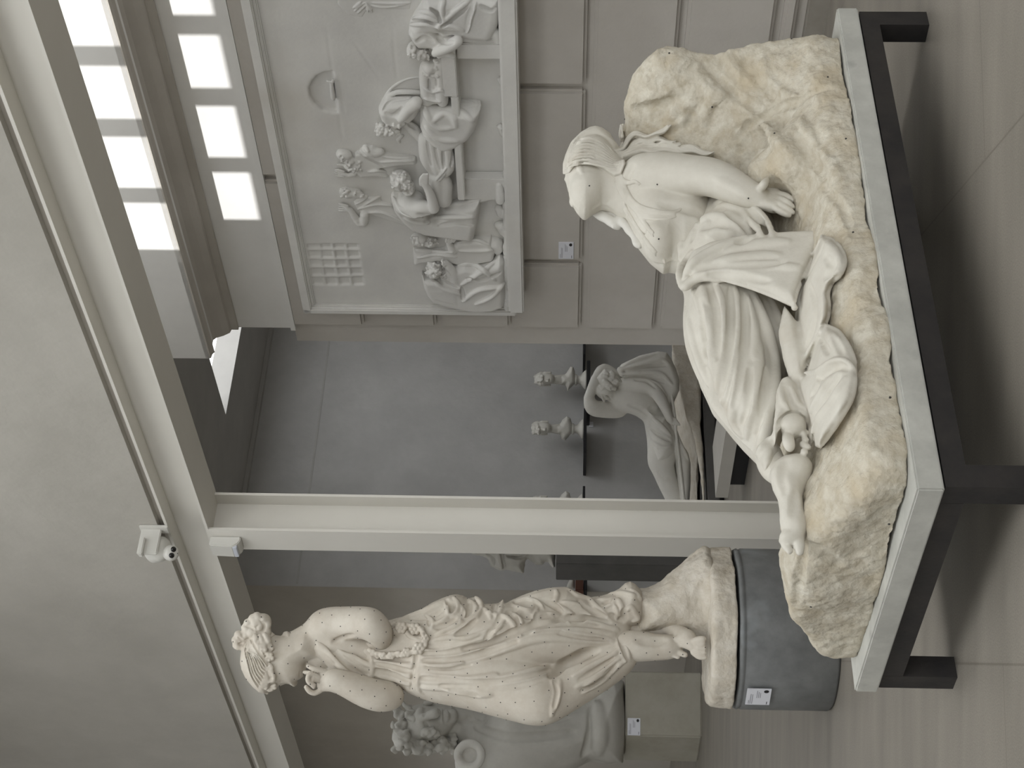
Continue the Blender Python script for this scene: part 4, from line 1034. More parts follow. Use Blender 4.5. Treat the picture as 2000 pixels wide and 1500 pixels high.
Dr.strokes([[(1082, 1330), (1088, 1352), (1082, 1382)], [(1130, 1328), (1165, 1308), (1198, 1286)], [(1210, 1250), (1218, 1268), (1225, 1288)], [(1135, 1350), (1172, 1326), (1205, 1298)]], 3.5, -3.5, 3.5)
# ruffled side drapes: edges of overlapping folds
Dr.strokes([
 [(776, 1212), (820, 1196), (860, 1178), (886, 1166)], [(870, 1176), (876, 1196), (868, 1210), (850, 1218)], [(886, 1166), (894, 1178), (893, 1192), (882, 1200), (874, 1192), (880, 1178)],
 [(914, 1170), (930, 1186), (926, 1196)], [(928, 1166), (938, 1176), (941, 1188)],
 [(941, 1190), (930, 1206), (912, 1222), (895, 1234), (880, 1238)], [(946, 1188), (956, 1200), (958, 1208)], [(982, 1173), (978, 1190), (972, 1202), (960, 1196), (950, 1194)],
 [(972, 1202), (970, 1220), (962, 1240), (950, 1252)], [(974, 1200), (990, 1206), (1004, 1222), (1012, 1238)], [(1050, 1188), (1044, 1206), (1034, 1226), (1018, 1238)], [(1042, 1183), (1034, 1192), (1010, 1186), (998, 1180)],
 [(985, 1182), (1020, 1172), (1060, 1160), (1090, 1152)], [(1082, 1178), (1088, 1164), (1086, 1152)], [(1085, 1180), (1105, 1192), (1122, 1204), (1138, 1208), (1152, 1202)],
 [(1108, 1150), (1128, 1164), (1150, 1170), (1165, 1184), (1182, 1196)], [(1100, 1175), (1130, 1182), (1160, 1190)],
 [(1178, 1188), (1194, 1180), (1206, 1172), (1214, 1184), (1216, 1206)], [(1190, 1160), (1215, 1158), (1240, 1164), (1252, 1170)], [(1220, 1196), (1232, 1186), (1240, 1196), (1246, 1208), (1236, 1214)], [(1258, 1180), (1262, 1200), (1254, 1216)],
 [(852, 1238), (880, 1226), (905, 1214)], [(846, 1250), (880, 1244), (910, 1246), (935, 1240)]], 4.5, 4.5, 3)
Dr.strokes([
 [(872, 1172), (884, 1186), (880, 1196)], [(918, 1178), (915, 1196), (900, 1206)], [(930, 1210), (912, 1228), (890, 1240)], [(978, 1198), (966, 1224), (948, 1248)], [(1010, 1190), (990, 1196)],
 [(1050, 1196), (1040, 1224), (1022, 1240)], [(1012, 1240), (990, 1246), (960, 1256), (930, 1264)], [(1060, 1172), (1084, 1184), (1098, 1196)], [(1130, 1174), (1160, 1194), (1182, 1204)], [(1152, 1206), (1120, 1212), (1080, 1206)],
 [(1218, 1190), (1220, 1212)], [(800, 1208), (840, 1204), (866, 1190)], [(850, 1226), (870, 1222), (890, 1208)], [(1190, 1200), (1205, 1208), (1216, 1214)], [(1020, 1200), (1036, 1206)]], 5, -6, 4)
Dr.strokes([[(790, 1228), (800, 1242), (818, 1250)], [(830, 1200), (846, 1214), (842, 1228)], [(900, 1180), (906, 1200), (898, 1216)], [(955, 1240), (975, 1226), (985, 1212)], [(1000, 1196), (1016, 1210), (1022, 1226)],
 [(1030, 1168), (1050, 1176), (1062, 1190)], [(1070, 1196), (1095, 1206), (1112, 1216)], [(1168, 1170), (1186, 1172), (1200, 1166)], [(1200, 1182), (1206, 1196), (1204, 1210)], [(1232, 1150), (1246, 1162), (1256, 1180)],
 [(835, 1300), (870, 1300), (905, 1294)], [(1100, 1232), (1150, 1240), (1190, 1246)], [(700, 1252), (722, 1258), (748, 1256)], [(735, 1276), (765, 1278), (800, 1276)], [(1140, 1340), (1165, 1324), (1190, 1308)]], 3.6, 4, 2.5)
Dr.strokes([[(806, 1236), (826, 1240)], [(838, 1206), (838, 1222)], [(906, 1190), (902, 1208)], [(965, 1180), (962, 1196)], [(1008, 1204), (1012, 1222)], [(1040, 1172), (1056, 1184)], [(1080, 1200), (1104, 1212)], [(1176, 1178), (1194, 1176)],
 [(830, 1304), (880, 1306), (920, 1300)], [(1090, 1238), (1140, 1246), (1190, 1250)], [(1150, 1344), (1178, 1326), (1202, 1302)]], 3, -4, 2.5)
Dr.strokes([[(905, 1268), (950, 1256), (1000, 1236), (1050, 1218), (1100, 1208), (1150, 1209), (1190, 1218)]], 6, -8, 5)
Dr.mesh('dress', M['dan'], dn, smooth=1, nails=.048, nail_r=.0021)
# hair, bun and ribbons
Hd = DS(.003)
Hd.inc = [(450, 1200, -.15), (560, 1360, -.15)]
Hd.poly([(474, 1262), (470, 1284), (472, 1306), (482, 1326), (496, 1342), (508, 1352), (520, 1354), (532, 1346), (530, 1330), (524, 1305), (519, 1275), (522, 1255), (534, 1244), (526, 1240), (514, 1240), (498, 1242), (484, 1250)], .0, 46, 40, 4)
Hd.drape(gridbase(Bd), [(466, 1262), (462, 1290), (468, 1318), (484, 1342), (502, 1356), (518, 1356), (526, 1345), (528, 1325), (522, 1305), (516, 1285), (516, 1265), (524, 1250), (538, 1240), (530, 1230), (500, 1228), (478, 1240)], 7, 5, box=None, lo=(-1.10, .89, -.2), hi=(-.86, 1.23, .2), k=2)
Hd.tube([(500, 1240, 0), (506, 1222, 0), (514, 1214, 0)], [16, 20, 16], 6)
for c_ in [(494, 1208, 9), (502, 1204, 9), (512, 1208, 9), (520, 1218, 10), (518, 1232, 12), (496, 1220, 11), (484, 1216, 8), (480, 1226, 9), (490, 1232, 13), (466, 1240, 9), (472, 1248, 10), (460, 1250, 8), (463, 1260, 9), (472, 1262, 8), (478, 1238, 8)]:
    Hd.cap((c_[0], c_[1], -.01), (c_[0]+2, c_[1]+3, -.02), c_[2], c_[2]*.8, 3)
rnd = random.Random(5)
for i in range(46):                              # curls over the brow and temple
    t_ = rnd.random(); x_ = 505+30*rnd.random(); y_ = 1316+36*rnd.random() if i < 24 else 1245+70*rnd.random()
    if i >= 24: x_ = 518+12*rnd.random()
    hb = Bd.hit(x_, y_, .0)-.004
    Hd.cap((x_, y_, hb), (x_+4*rnd.random(), y_+5*rnd.random()-2, hb-.006), 5+2*rnd.random(), 4, 1.2)
for i in range(26):
    x_ = 496+30*rnd.random(); y_ = 1238+26*rnd.random(); hb = min(Bd.hit(x_, y_, .0), -.055)-.016
    Hd.tube([(x_, y_, hb), (x_+4*rnd.random(), y_+6, hb-.008), (x_+6*rnd.random(), y_+10, hb-.002)], [5, 4.4, 3], 1.5, step=4)
Hd.bake()
for i in range(8):
    a = i/7
    for sg, of in ((4.5, 0), (-5, .07)):
        a2 = a+of
        Hd.stroke([(484+6*a2, 1248), (480+20*a2, 1268), (484+30*a2, 1294-a2*6), (492+28*a2, 1322-a2*22), (504+18*a2, 1344-a2*46)], 3, sg, 1.6)
Hd.strokes([[(508, 1212), (516, 1220), (514, 1232), (504, 1234), (500, 1226), (506, 1221)], [(480, 1222), (492, 1226), (500, 1236)], [(464, 1244), (474, 1252), (482, 1250)], [(466, 1258), (476, 1256)]], 2.6, -3, 2)
Hd.mesh('hair', M['dan'], dn, smooth=1, nails=.06, nail_r=.0026)
# flower garland hanging from the hand
Gl = DS(.003)
path = catmull(np.array([(748, 1232), (758, 1226), (775, 1220), (792, 1224), (812, 1224), (826, 1234), (832, 1250), (826, 1264), (812, 1272), (796, 1276), (778, 1279), (760, 1280), (744, 1280), (732, 1278), (722, 1272)], float), 4)
for i, q in enumerate(path):
    dd = Dr.hit(q[0], q[1], -.03)-.006
    Gl.cap((q[0]+rnd.uniform(-3, 3), q[1]+rnd.uniform(-3, 3), dd), (q[0]+rnd.uniform(-5, 5), q[1]+rnd.uniform(-5, 5), dd-.006), 5.5, 4, 1.5)
for c_, r_ in [((784, 1226), 13), ((811, 1228), 13), ((818, 1266), 13), ((794, 1274), 10), ((764, 1280), 9), ((748, 1281), 8), ((830, 1246), 9)]:
    dd = Dr.hit(*c_, -.03)-.012
    for j in range(6):
        a = j*math.pi/3; Gl.cap((c_[0]+r_*.6*math.cos(a), c_[1]+r_*.6*math.sin(a), dd), (c_[0]+r_*.6*math.cos(a), c_[1]+r_*.6*math.sin(a), dd-.006), r_*.42, r_*.36, 1)
    Gl.cap((*c_, dd-.006), (*c_, dd-.010), r_*.3, r_*.3, 1)
Gl.mesh('flower_garland', M['dan'], dn, smooth=1)
# ================================================================== wall relief
ND = C2-.035
def Z6(*a): return [(500+a[i]/3.636, a[i+1]/3.636) for i in range(0, len(a), 2)]
def Z7(*a): return [(500+a[i]/3.636, 270+a[i+1]/3.636) for i in range(0, len(a), 2)]
rz0 = zon(1000, 300, ND); rzi = zon(566, 330, ND); rzo = rzi+.062
rtl = ton(800, 594, ND); rto = rtl+.05; rtr = 3.55
rel = empty('wall_relief', W((rto+rtr)/2, C2-.02, rz0), 'large white plaster relief of draped figures round a bench, mounted on the ashlar wall', 'relief')
OW = W(0, ND, 0)
def RS(h=.0036):
    S = Sculpt(OW, -D1, UP, NV, h); S.hk = 1.45; return S
def curls(S, x0, x1, y0, y1, n, rr_=2.6, zf=Z7, seed=1):
    rn = random.Random(seed)
    if S.g is None or S.ops: S.bake()
    for i in range(n):
        q = zf(x0+(x1-x0)*rn.random(), y0+(y1-y0)*rn.random())[0]; hh = S.hit(q[0], q[1], None)
        if hh is None or hh > -.012: continue
        a = rn.random()*6.28
        S.tube([(q[0], q[1], hh), (q[0]+3*math.cos(a), q[1]+3*math.sin(a), hh-.005), (q[0]+5*math.cos(a+.8), q[1]+5*math.sin(a+.8), hh-.001)], [rr_, rr_*.8, rr_*.5], 1, step=2)
bg_ = RS(.006)
def slabfn(X, Y, Z): return np.maximum(np.maximum(np.maximum(-rto-X, X+rtr), np.maximum(rz0-.01-Y, Y-rzo)), np.maximum(-Z, Z-.03))+0*X*Y*Z
bg_.field(slabfn, (-rto-.02, rz0-.03, -.03), (-rtr+.02, rzo+.02, .05))
bg_.bake(0)
bg_.poly(Z6(545, 508, 480, 515, 430, 540, 395, 580, 375, 630, 385, 690, 415, 740, 470, 785, 530, 800, 585, 802), 0.0, 9, 4, 2, neg=True)
for i in range(5):
    for j in range(4):
        ya = [745, 793, 857, 917, 980, 1050]; y0, y1 = ya[i]+8, ya[i+1]-8
        x0, x1 = 355+j*94+6+(y0-745)*.15, 355+(j+1)*94-8+(y0-745)*.15; e = (y1-y0)*.15
        bg_.poly(Z7(x0, y0, x1, y0, x1+e, y1, x0+e, y1), 0.0, 3.2, 2, 1, neg=True)
bg_.bake()
bg_.strokes([Z6(500, 180, 545, 510), Z6(585, 800, 612, 980), Z6(690, 290, 890, 570), Z6(970, 200, 1000, 560), Z6(590, 515, 625, 800)], 1.6, -1.2, 1)
bg_.tube([(*p, -.008) for p in Z6(505, 575, 525, 580, 545, 585, 545, 565)], 2.6, 1, step=2)
bg_.tube([(*p, -.006) for p in Z6(535, 590, 540, 640, 548, 700)], [4, 4.5, 5], 1, step=3)
bg_.mesh('background', M['relief'], rel, smooth=1, noise=[(.0012, 14, 3)])
fr = []
for (za, zb_, na) in ((rzi, rzo, ND-.012), (rzi+.018, rzo, ND-.03)): fr.append((rtr, rto, na, ND+.005, za, zb_))
for (ta, tb_, na) in ((rtl, rto, ND-.012), (rtl+.014, rto, ND-.03)): fr.append((ta, tb_, na, ND+.005, rz0, rzo-.001))
boxes('frame', fr, M['relief'], rel, bevel=.006)
zl = zon(986, 400, C2-.14); zl0 = zon(1016, 300, C2-.14)
boxes('bottom_ledge', [(rtr, ton(1000, 613, C2-.14), C2-.14, C2-.004, zl0, zl)], M['relief'], rel, bevel=.008)
bench = RS()
bench.poly(Z6(1395, 430, 1420, 430, 1455, 1195, 1458, 1195, 1410, 1195), -.04, 10, 4, 2)
bench.ops = []
boxes('bench', [(ton(900, 392, ND-.09), ton(885, 190, ND-.09)-.0, ND-.09, ND+.002, zon(903, 300, ND-.09), zon(888, 300, ND-.09)),
                (ton(900, 190, ND-.09), ton(880, 95, ND-.09), ND-.09, ND+.002, zon(892, 150, ND-.09), zon(864, 150, ND-.09)),
                (ton(930, 391, ND-.05), ton(930, 350, ND-.05), ND-.05, ND+.002, zl-.005, zon(903, 370, ND-.09)),
                (ton(930, 116, ND-.06), ton(930, 86, ND-.06), ND-.06, ND+.002, zl-.005, zon(890, 100, ND-.09)),
                ] , M['relief'], rel, bevel=.004)
def figure(nm, build, lab):
    S = RS(); build(S); o = S.mesh(nm, M['relief'], rel, smooth=1); o['label'] = lab; return o
def f1(S):      # hooded seated figure at the lower left, head in arms
    S.poly(Z7(1175, 940, 1190, 1020, 1215, 1080, 1250, 1120, 1340, 1150, 1450, 1175, 1560, 1192, 1690, 1185, 1772, 1150, 1778, 1050, 1772, 950, 1768, 840, 1730, 790, 1690, 840, 1620, 860, 1560, 865, 1480, 850, 1400, 880, 1340, 850, 1300, 990, 1220, 985), -.01, 26, 14, 3)
    S.ell((*Z7(1270, 920)[0], -.035), 17, 19, 24, 0, 3)
    S.poly(Z7(1180, 950, 1200, 990, 1300, 990, 1370, 1040, 1440, 1040, 1440, 1160, 1260, 1115, 1200, 1060), -.04, 14, 9, 4)
    S.tube([(*p, -.06) for p in Z7(1350, 890, 1400, 950, 1415, 1030, 1440, 1045)], [7, 8, 9, 9], 3)
    S.bake()
    S.strokes([Z7(1225, 860, 1250, 910, 1300, 960), Z7(1240, 990, 1320, 1060, 1450, 1110), Z7(1460, 1040, 1600, 950, 1700, 870), Z7(1470, 1160, 1580, 1080, 1740, 1060), Z7(1430, 900, 1560, 900, 1700, 1010), Z7(1560, 1180, 1680, 1120, 1770, 1020)], 4, 4, 3)
    S.strokes([Z7(1460, 1060, 1475, 1160), Z7(1500, 1000, 1620, 1000, 1740, 950), Z7(1320, 1000, 1380, 1030, 1440, 1060), Z7(1280, 880, 1330, 930, 1300, 980)], 3.5, -4, 3)
    curls(S, 1215, 1350, 860, 985, 50, 3, seed=10)
    for i in range(0): S.cap((*Z7(1230+i*11, 905+((i*37) % 80))[0], -.075), (*Z7(1236+i*11, 915+((i*37) % 80))[0], -.08), 4, 3, 1)
def f2(S):      # old bearded figure with folded hands
    S.poly(Z7(1115, 770, 1122, 880, 1180, 860, 1300, 845, 1430, 870, 1560, 868, 1690, 845, 1705, 780, 1670, 690, 1560, 690, 1430, 690, 1370, 740, 1340, 770, 1240, 790), -.005, 17, 10, 3)
    S.ell((*Z7(1165, 715)[0], -.02), 18, 14, 16, 10, 3); S.ell((*Z7(1235, 735)[0], -.02), 14, 10, 14, 15, 4)
    S.tube([(*p, -.04) for p in Z7(1400, 800, 1370, 740, 1375, 700)], [8, 6, 5], 2)
    for i in range(4): S.tube([(*p, -.048) for p in Z7(1350+i*18, 735, 1360+i*22, 700, 1390+i*22, 690, 1420+i*12, 700)], 2.6, 1, step=3)
    S.bake(); S.strokes([Z7(1140, 790, 1250, 800, 1400, 810), Z7(1430, 740, 1560, 720, 1660, 760), Z7(1440, 800, 1600, 800, 1700, 790), Z7(1150, 850, 1280, 825, 1420, 845)], 3, 3, 2)
    curls(S, 1110, 1180, 690, 760, 14); curls(S, 1225, 1290, 700, 770, 22, 2.4, seed=3)
    S.strokes([Z7(1200, 740, 1215, 725, 1225, 740), Z7(1255, 745, 1275, 735), Z7(1160, 740, 1175, 755)], 2, -2, 1)
def f3(S):      # big seated man leaning to the bench
    S.poly(Z7(958, 400, 975, 385, 1020, 382, 1100, 390, 1170, 400, 1215, 450, 1250, 500, 1290, 520, 1340, 470, 1450, 430, 1600, 388, 1602, 440, 1580, 560, 1550, 685, 1420, 672, 1300, 655, 1200, 640, 1100, 605, 1030, 545, 980, 480), -.01, 30, 16, 3)
    S.ell((*Z7(1030, 300)[0], -.05), 21, 17, 26, 25, 3); S.ell((*Z7(1080, 350)[0], -.05), 14, 13, 20, 30, 4)
    S.ell((*Z7(1100, 460)[0], -.05), 28, 22, 30, 20, 12)
    S.tube([(*p, -.09) for p in Z7(1120, 500, 1200, 490, 1260, 500)], [14, 12, 10], 6)
    S.tube([(*p, -.105) for p in Z7(1265, 500, 1245, 420, 1215, 350, 1185, 310)], [10, 8.5, 6.5, 6], 4)
    for i in range(4): S.tube([(*p, -.11) for p in Z7(1170+i*14, 330, 1168+i*16, 290, 1190+i*10, 255)], [3, 3, 2.2], 1, step=3)
    S.tube([(*p, -.03) for p in Z7(1600, 430, 1680, 410, 1720, 400)], [7, 7, 9], 3); S.tube([(*p, -.05) for p in Z7(1725, 330, 1735, 390, 1735, 440)], [6, 9, 9], 3)
    S.bake()
    S.strokes([Z7(1000, 510, 1080, 540, 1180, 560), Z7(1060, 570, 1150, 600, 1230, 600), Z7(1330, 480, 1450, 460, 1590, 430), Z7(1240, 560, 1200, 610), Z7(1260, 560, 1400, 560, 1560, 560), Z7(975, 420, 1020, 500, 1100, 550, 1230, 540)], 4, 4, 3)
    S.strokes([Z7(1020, 500, 1120, 545, 1220, 545), Z7(1250, 540, 1200, 610), Z7(1020, 330, 1060, 380, 1110, 370), Z7(1300, 620, 1420, 600, 1540, 620)], 4, -4, 3)
    curls(S, 1050, 1110, 330, 390, 24, 2.6, seed=8); curls(S, 950, 1080, 245, 350, 40, 3, seed=9)
    for i in range(0): S.cap((*Z7(950+((i*53) % 90), 250+((i*31) % 110))[0], -.10), (*Z7(958+((i*53) % 90), 262+((i*31) % 110))[0], -.105), 4, 3, 1)
def f4(S):      # raised arm figure
    S.ell((*Z7(650, 385)[0], -.008), 16, 13, 11, 20, 3); S.ell((*Z7(715, 390)[0], -.01), 14, 10, 10, 25, 4)
    S.tube([(*p, -.01) for p in Z7(770, 540, 765, 595, 735, 600, 700, 555, 670, 510, 645, 495)], [9, 8, 7, 6.5, 5, 5], 3)
    for i in range(4): S.tube([(*p, -.012) for p in Z7(650, 480+i*10, 620, 472+i*14, 590, 465+i*16)], [2.6, 2.4, 1.8], 1, step=3)
    S.poly(Z7(690, 440, 760, 380, 800, 400, 890, 400, 895, 430, 960, 450, 1090, 620, 900, 560, 790, 520, 720, 500), .008, 7, 5, 3)
    S.bake(); S.strokes([Z7(760, 480, 830, 440, 890, 405), Z7(700, 470, 760, 440, 800, 400), Z7(720, 505, 850, 470, 980, 480), Z7(780, 530, 900, 530, 1060, 600)], 2.4, 2.5, 2)
    curls(S, 600, 660, 345, 430, 24, 2.6); curls(S, 700, 760, 370, 430, 14, 2.2, seed=4)
    S.strokes([Z7(670, 370, 685, 385), Z7(700, 385, 705, 400)], 1.6, -1.6, 1)
def f5(S):      # old man with raised hand
    S.ell((*Z7(625, 115)[0], -.012), 16, 12, 13, 20, 3); S.ell((*Z7(680, 200)[0], -.01), 16, 9, 11, 10, 4); S.ell((*Z7(660, 155)[0], -.012), 12, 9, 11, 20, 4)
    S.poly(Z7(700, 95, 790, 40, 830, 40, 880, 75, 1000, 100, 1140, 120, 1145, 170, 1000, 180, 880, 200, 950, 265, 850, 255, 740, 265, 690, 200), .004, 11, 7, 3)
    S.tube([(*p, -.012) for p in Z7(780, 70, 830, 100, 890, 95)], [8, 9, 7], 4); S.tube([(*p, -.01) for p in Z7(700, 250, 660, 262, 620, 250)], [6, 4.5, 4.5], 2)
    for i in range(4): S.tube([(*p, -.012) for p in Z7(625, 235+i*12, 590, 225+i*14, 560, 225+i*12)], [2.4, 2.2, 1.6], 1, step=3)
    S.tube([(*p, -.012) for p in Z7(580, 185, 625, 190)], [2.2, 2.5], 1)
    S.bake(); S.strokes([Z7(720, 90, 770, 120, 800, 130), Z7(745, 70, 790, 110, 830, 130), Z7(900, 130, 1020, 140, 1130, 130), Z7(880, 170, 1000, 160, 1140, 160), Z7(800, 240, 870, 230, 940, 240), Z7(780, 60, 800, 100)], 2.6, 2.6, 2)
    curls(S, 640, 740, 180, 245, 30, 2.3, seed=5); curls(S, 585, 640, 130, 165, 8, 2)
    S.strokes([Z7(780, 140, 850, 170, 910, 205), Z7(730, 90, 775, 125)], 2.4, -2.6, 2)
def f6(S):      # draped legs of the man lying on the bench
    S.tube([(*p, -.05) for p in Z7(1195, -10, 1200, 60, 1215, 150, 1270, 240)], [11, 12, 12, 10], 4)
    S.tube([(*p, -.06) for p in Z7(1245, -20, 1250, 60, 1270, 150, 1300, 240)], [12, 12, 12, 10], 4)
    S.tube([(*p, -.07) for p in Z7(1290, -20, 1300, 60, 1310, 150, 1330, 230)], [10, 10, 10, 9], 4)
    S.tube([(*p, -.07) for p in Z7(1350, 60, 1365, 140, 1370, 210, 1345, 250)], [10, 11, 10, 8], 4)
    S.tube([(*p, -.05) for p in Z7(1280, 270, 1285, 330, 1300, 400, 1330, 450)], [16, 15, 14, 12], 5)
    S.tube([(*p, -.055) for p in Z7(1345, 280, 1355, 340, 1350, 400, 1355, 450)], [10, 11, 11, 10], 5)
    S.bake(); S.strokes([Z7(1215, -10, 1225, 80, 1250, 200), Z7(1270, 30, 1285, 120, 1310, 220), Z7(1330, 80, 1335, 190), Z7(1395, 100, 1385, 200)], 3, -4, 2)
    S.strokes([Z7(1280, 300, 1325, 245, 1350, 215), Z7(1300, 305, 1345, 250)], 2.5, 3, 1.5)
def f7(S):      # tall figure seen from behind
    S.poly(Z6(1170, 700, 1290, 720, 1430, 728, 1560, 735, 1602, 745, 1590, 820, 1565, 890, 1520, 950, 1450, 1000, 1370, 1035, 1300, 1030, 1230, 980, 1190, 940, 1165, 880, 1165, 780), -.03, 30, 18, 3)
    S.poly(Z6(870, 770, 890, 720, 930, 695, 1010, 690, 1090, 690, 1150, 700, 1180, 730, 1150, 800, 1090, 850, 1030, 880, 950, 870, 890, 830), -.02, 22, 13, 4)
    S.ell((*Z6(900, 920)[0], -.03), 15, 13, 18, 0, 3); S.ell((*Z6(960, 915)[0], -.03), 14, 12, 16, 0, 4); S.ell((*Z6(1000, 925)[0], -.03), 9, 10, 12, 0, 4)
    S.tube([(*p, -.075) for p in Z6(1140, 730, 1090, 770, 1050, 820, 1025, 850)], [13, 10, 8, 7], 6)
    S.tube([(*p, -.02) for p in Z6(1060, 870, 1130, 930, 1190, 990, 1220, 1050)], [8, 10, 10, 8], 5)
    S.tube([(*p, -.0) for p in Z6(880, 760, 940, 650, 1010, 590, 1090, 555, 1180, 545)], [3, 3, 3, 2.5, 2], 1)
    S.tube([(*p, -.01) for p in Z6(930, 690, 1000, 655, 1080, 652, 1170, 658)], [4, 5, 5, 4], 2)
    S.tube([(*p, -.0) for p in Z6(1040, 960, 1010, 990, 1020, 1010)], [4, 4, 3], 1)
    S.bake()
    S.strokes([Z6(1200, 760, 1220, 830, 1290, 900, 1390, 910), Z6(1260, 860, 1330, 800, 1400, 830, 1420, 900), Z6(1200, 900, 1300, 980, 1430, 1000), Z6(1300, 760, 1450, 790, 1540, 860)], 5, 2.5, 5)
    S.strokes([Z6(1060, 870, 1150, 920, 1200, 960), Z6(920, 740, 925, 800, 980, 815, 1040, 760), Z6(900, 790, 960, 720, 1080, 700), Z6(1180, 740, 1170, 860)], 3, -3, 2.5)
    curls(S, 855, 1020, 880, 960, 60, 3, Z6, 11)
    for i in range(0): S.cap((*Z6(860+((i*47) % 160), 880+((i*29) % 75))[0], -.065), (*Z6(868+((i*47) % 160), 890+((i*29) % 75))[0], -.07), 4.2, 3, .8)
def f8(S):      # upper part of the lying figure
    S.tube([(*p, -.045) for p in Z6(1200, 470, 1205, 560, 1215, 660, 1215, 710)], [10, 12, 12, 13], 4)
    S.tube([(*p, -.06) for p in Z6(1310, 430, 1310, 540, 1320, 640, 1325, 720)], [11, 12, 12, 11], 4)
    S.tube([(*p, -.05) for p in Z6(1250, 480, 1250, 560, 1255, 640, 1265, 700)], [11, 9, 9, 11], 4)
    curls(S, 1190, 1285, 425, 540, 45, 3, Z6, 12)
    for i in range(0): S.cap((*Z6(1190+((i*43) % 85), 430+((i*27) % 115))[0], -.08), (*Z6(1196+((i*43) % 85), 445+((i*27) % 115))[0], -.085), 4.4, 3, .8)
    S.ell((*Z6(1235, 465)[0], -.05), 14, 16, 20, 0, 4)
    S.bake(); S.strokes([Z6(1190, 625, 1250, 655, 1310, 640, 1350, 670), Z6(1190, 700, 1260, 715, 1310, 725)], 3, 3, 2); S.strokes([Z6(1280, 560, 1285, 640), Z6(1230, 560, 1235, 640), Z6(1340, 500, 1345, 640)], 3, -4, 2)
def f9(S):      # draped man bending from the right
    S.poly(Z6(1085, 215, 1090, 160, 1120, 100, 1150, 60, 1180, 10, 1200, -60, 1735, -60, 1740, 60, 1725, 150, 1690, 230, 1650, 258, 1560, 250, 1480, 240, 1400, 215, 1310, 235, 1290, 200, 1240, 200), -.02, 30, 20, 3)
    S.poly(Z6(1080, 220, 1100, 195, 1200, 195, 1260, 215, 1300, 240, 1400, 240, 1445, 280, 1440, 320, 1410, 350, 1340, 370, 1270, 350, 1240, 320, 1150, 320, 1115, 280), -.05, 20, 13, 4)
    S.ell((*Z6(1120, 355)[0], -.055), 14, 15, 20, 0, 3); S.ell((*Z6(1180, 375)[0], -.055), 14, 16, 18, -20, 5)
    S.tube([(*p, -.10) for p in Z6(1430, 290, 1370, 330, 1310, 360, 1270, 380)], [11, 10, 8, 7], 5)
    S.tube([(*p, -.09) for p in Z6(1300, 395, 1350, 375, 1400, 400)], [6, 7, 6], 3)
    S.tube([(*p, -.04) for p in Z6(1460, 260, 1560, 275, 1640, 290, 1700, 300)], [9, 8, 6, 5], 4); S.tube([(*p, -.04) for p in Z6(1660, 250, 1700, 230, 1720, 300)], [7, 9, 8], 4)
    S.bake()
    S.strokes([Z6(1110, 130, 1200, 120, 1280, 150, 1300, 210), Z6(1095, 175, 1200, 170, 1290, 195), Z6(1150, 80, 1230, 90, 1290, 130), Z6(1300, 180, 1400, 90, 1480, 30, 1540, -20), Z6(1290, 200, 1380, 180, 1480, 220), Z6(1500, 230, 1520, 130, 1560, 20), Z6(1330, 140, 1320, 60, 1340, -20)], 4.5, 4.5, 3)
    S.strokes([Z6(1100, 150, 1200, 145, 1285, 170), Z6(1320, 190, 1420, 110, 1500, 50), Z6(1290, 215, 1340, 225, 1460, 235), Z6(1490, 225, 1510, 120, 1540, 40), Z6(1590, 40, 1660, 70, 1700, 60), Z6(1240, 60, 1290, 100, 1310, 160)], 4.5, -5, 3)
    S.strokes([Z6(1290, 270, 1340, 300, 1400, 300), Z6(1140, 300, 1200, 270, 1260, 300)], 4, -3, 4)
    curls(S, 1085, 1130, 330, 415, 26, 2.8, Z6, 13); curls(S, 1150, 1230, 350, 420, 26, 2.8, Z6, 14)
    for i in range(0): S.cap((*Z6(1085+((i*37) % 45), 340+((i*23) % 75))[0], -.09), (*Z6(1092+((i*37) % 45), 350+((i*23) % 75))[0], -.095), 4, 3, .8)
def f10(S):     # robe fragment at the top right
    S.poly(Z6(570, -40, 575, 20, 610, 60, 660, 100, 760, 120, 800, 60, 1100, 60, 1120, -40), .009, 5, 4, 2)
    S.bake(); S.strokes([Z6(700, 80, 740, 40, 775, 20), Z6(720, 95, 765, 50, 785, 30), Z6(830, 90, 800, 50, 780, 20), Z6(800, 90, 785, 50), Z6(820, 40, 920, 50, 1080, 30), Z6(820, 20, 960, 25, 1100, 20), Z6(690, 60, 750, 10)], 2.2, 2.4, 1.5)
for fn, nm, lb in ((f1, 'relief_figure', 'hooded seated figure hiding its face'), (f2, 'relief_figure', 'bearded figure with clasped hands'), (f3, 'relief_figure', 'large seated man leaning on the bench'), (f4, 'relief_figure', 'faint figure raising an arm'),
                   (f5, 'relief_figure', 'old bearded man with a raised hand'), (f6, 'relief_figure', 'draped legs stretched along the bench'), (f7, 'relief_figure', 'tall figure bending over in a full skirt'), (f8, 'relief_figure', 'curly head and legs lying on the bench'),
                   (f9, 'relief_figure', 'draped man bending down at the right'), (f10, 'relief_figure', 'fragment of a pleated robe')):
    figure(nm, fn, lb)
# rough ground of the relief
gr = RS(.006)
for q, r_ in ((Z7(1740, 620)[0], 12), (Z7(1700, 740)[0], 14), (Z7(1745, 860)[0], 10), (Z7(1730, 500)[0], 9), (Z6(1740, 560)[0], 7), (Z6(1735, 900)[0], 8)):
    gr.cap((q[0], q[1], -.01), (q[0]+4, q[1]+12, -.015), r_, r_*.8, 8)
gr.tube([(990, -10, -.03), (990, 300, -.03), (991, 600, -.03)], [7, 7, 7], 3, step=20)
gr.mesh('rocky_ground', M['relief'], rel, smooth=1, noise=[(.005, 30, 3), (.003, 70, 4)])
# ================================================================== sleeping youth in the far room
EZ = 10.35
OE = CO+CF*EZ
def ES(h=.006): return Sculpt(OE, -CU, -CR, CF, h)
A_ = atz(1415, 900, 0)
st_n0 = 5.62; st_t0 = T3-1.95
